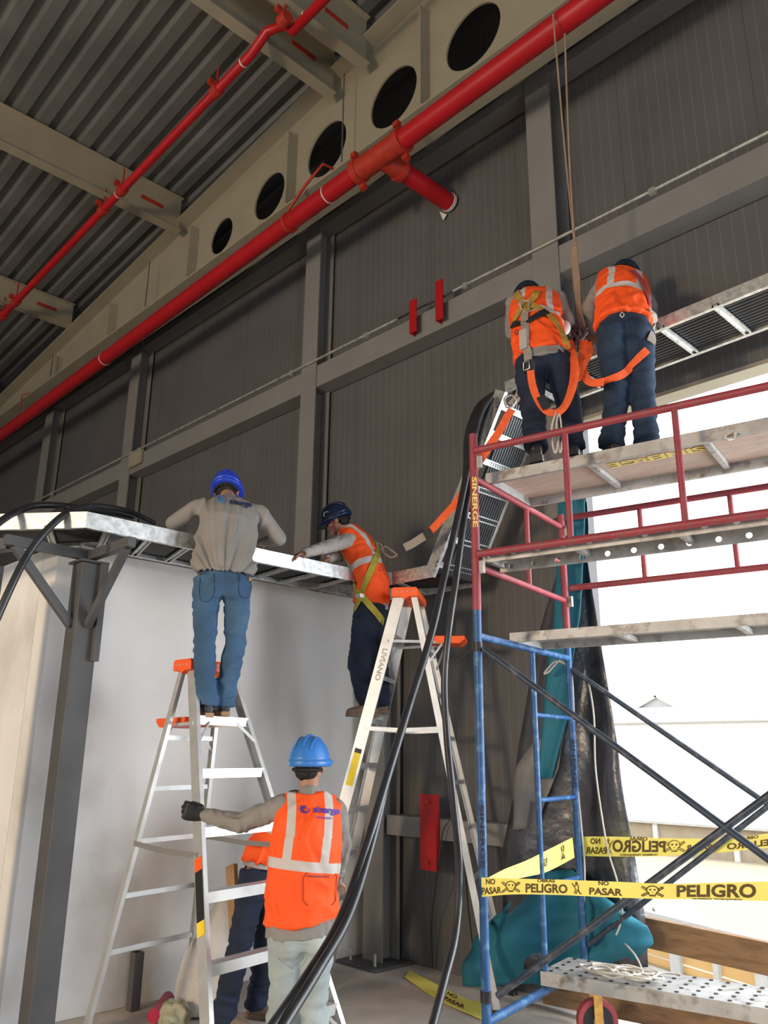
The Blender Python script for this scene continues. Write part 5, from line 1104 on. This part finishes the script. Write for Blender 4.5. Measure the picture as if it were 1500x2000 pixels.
# its hanging lanyard
t = thing('safety_lanyard', at(1060, 800, 4.4), 'orange lanyard hanging in a loop behind the left man on the platform', 'lanyard')
h0 = at(1034, 716, 4.42); MB().box(h0, (.06, .04, .07)).build('black_connector', m_bweb, t, bevel=.004)
MB().tube([h0 + V((-.02, -.03, .02)), h0 + V((.02, -.03, .02)), h0 + V((.02, -.03, -.03)), h0 + V((-.02, -.03, -.03))], .004, 6, True).build('wire_buckle', m_galv, h0 and t)
pts = catmull([at(1036, 724, 4.40), at(1040, 752, 4.38), at(1050, 780, 4.36), at(1066, 802, 4.35), at(1086, 807, 4.36), at(1104, 792, 4.4), at(1116, 760, 4.45), at(1121, 725, 4.5), at(1119, 690, 4.6), at(1112, 665, 4.75)], 4); MB().strip(pts, .042, [-h_(1080)] * len(pts), .005).build('webbing', m_oweb, t)
pts = catmull([at(1115, 672, 4.7), at(1125, 700, 4.5), at(1128, 735, 4.42), at(1112, 785, 4.36), at(1092, 810, 4.34)], 4); MB().strip(pts, .02, [-h_(1080)] * len(pts), .004).build('webbing', m_oweb, t)
pts = [at(1056, 775, 4.34), at(1068, 798, 4.33)]; MB().strip(pts, .05, [-h_(1060)] * 2, .012).build('label_band', m_bweb, t)
tag(MB().tube(catmull([at(1086, 806, 4.34), at(1078, 830, 4.33), at(1078, 860, 4.33), at(1084, 885, 4.34), at(1090, 862, 4.34), at(1087, 830, 4.34), at(1092, 808, 4.34), at(1096, 830, 4.34), at(1098, 862, 4.34), at(1094, 884, 4.35), at(1088, 850, 4.35), at(1086, 812, 4.35)], 5), .005, 6).build('cord_loops', m_wrope), 'thin pale cord loops hanging below the orange lanyard behind the left platform man', 'cord')

fL5 = at(1195, 868, 4.52); fR5 = at(1262, 850, 4.55); fL5.z = fR5.z = ZP + .085
J5 = dict(anL=fL5, anR=fR5, toL=fL5 + (h_(1200) * .3 - rt(1200) * .12), toR=fR5 + (h_(1270) * .3 + rt(1270) * .14), knL=at(1205, 770, 4.55), knR=at(1255, 765, 4.58), hiL=at(1193, 655, 4.60), hiR=at(1248, 652, 4.62),
          shL=at(1184, 545, 4.98), shR=at(1244, 553, 5.02), waist=at(1216, 606, 4.72), chest=at(1216, 570, 4.88), neck=at(1214, 548, 5.12), head=at(1222, 540, 5.28), face=V((-.3, .5, -.8)), up=(h_(1215) * .9 + VZ * .35).normalized(),
          elL=at(1150, 600, 5.0), wrL=at(1160, 650, 5.2), elR=at(1272, 602, 5.05), wrR=at(1268, 650, 5.2))
t5, s5, o5 = person(dict(J=J5, S=.88, lw=1.08, slo=.5, label='person in orange vest and navy trousers, right of the two on the platform', m_tr=m_njeans, m_sh=m_shirt, m_bt=m_boot, m_he=m_hnavy, vlo=-.10, hem=.085, seat=.05,
     handR=dict(n=V((0, 0, -1)), curl=.5), handL=dict(n=V((0, 0, -1)), curl=.5)))
k5 = Skin(t5, [s5, o5['trousers'], o5['shirt']])
k5.strap('harness_strap', [(1232, 530), (1250, 548), (1262, 575), (1268, 600)], .04, m_scred, 4.95); h5 = k5.strap('leg_strap', [(1178, 748), (1200, 740), (1225, 725), (1245, 705), (1262, 685)], .045, m_oweb, 4.6, off=.012)
h0, n0 = k5.hit(1215, 617, at(1215, 617, 4.7), .008); MB().tube([h0 + VZ * .02, h0 + rt(1215) * .012, h0 - VZ * .02, h0 - rt(1215) * .012], .005, 6, True).build('belt_hook', m_galv, h5)
k5.strap('belt_pouch', [(1272, 608), (1276, 640), (1270, 670)], .06, m_gweb, 4.8)
t = thing('safety_lanyard', at(1150, 720, 4.4), 'orange lanyard sagging between the two men on the platform', 'lanyard')
pts = catmull([at(1140, 665, 4.75), at(1138, 700, 4.6), at(1140, 728, 4.5), at(1150, 745, 4.45), at(1165, 748, 4.42), at(1180, 746, 4.4)], 4); MB().strip(pts, .05, [-h_(1150)] * len(pts), .005).build('webbing', m_oweb, t)
pts = catmull([at(1150, 668, 4.75), at(1153, 690, 4.6), at(1140, 715, 4.5), at(1128, 745, 4.42)], 4); MB().strip(pts, .03, [-h_(1150)] * len(pts), .005).build('webbing', m_oweb, t)
t = thing('glove_pair', at(1110, 620, 5.0), 'crumpled white glove beside the rope hooks, at the hand of the left platform man', 'glove')
MB().ball(at(1104, 640, 4.9), (rt(1100) * .035, h_(1100) * .03, VZ * .05)).build('glove_body', m_wall, t)

# ---- man crouching behind the left ladder
D = 5.6
J6 = dict(anL=at(438, 1945, D), anR=at(505, 1925, D + .25), toL=at(475, 1975, D - .05), toR=at(540, 1950, D + .2), knL=at(470, 1840, D - .05), knR=at(520, 1830, D + .2), hiL=at(498, 1712, D + .05), hiR=at(530, 1712, D + .25),
          shL=at(535, 1612, D + .1), shR=at(575, 1615, D + .35), waist=at(524, 1664, D + .15), chest=at(540, 1642, D + .2), neck=at(550, 1590, D + .2), head=at(575, 1580, D + .3), face=V((.5, .6, -.4)), up=V((.3, .3, .9)).normalized(),
          elL=at(560, 1665, D + .2), wrL=at(590, 1700, D + .3), elR=at(590, 1660, D + .4), wrR=at(600, 1700, D + .4))
J6['anL'].z = .09; J6['anR'].z = .09
t6, s6, o6 = person(dict(J=J6, S=.97, label='person in dark trousers and scuffed boots, mostly hidden behind the left ladder', m_tr=m_djeans, m_sh=m_lshirt, m_bt=m_bootb, vlo=-.10, slo=.4, hem=.08))
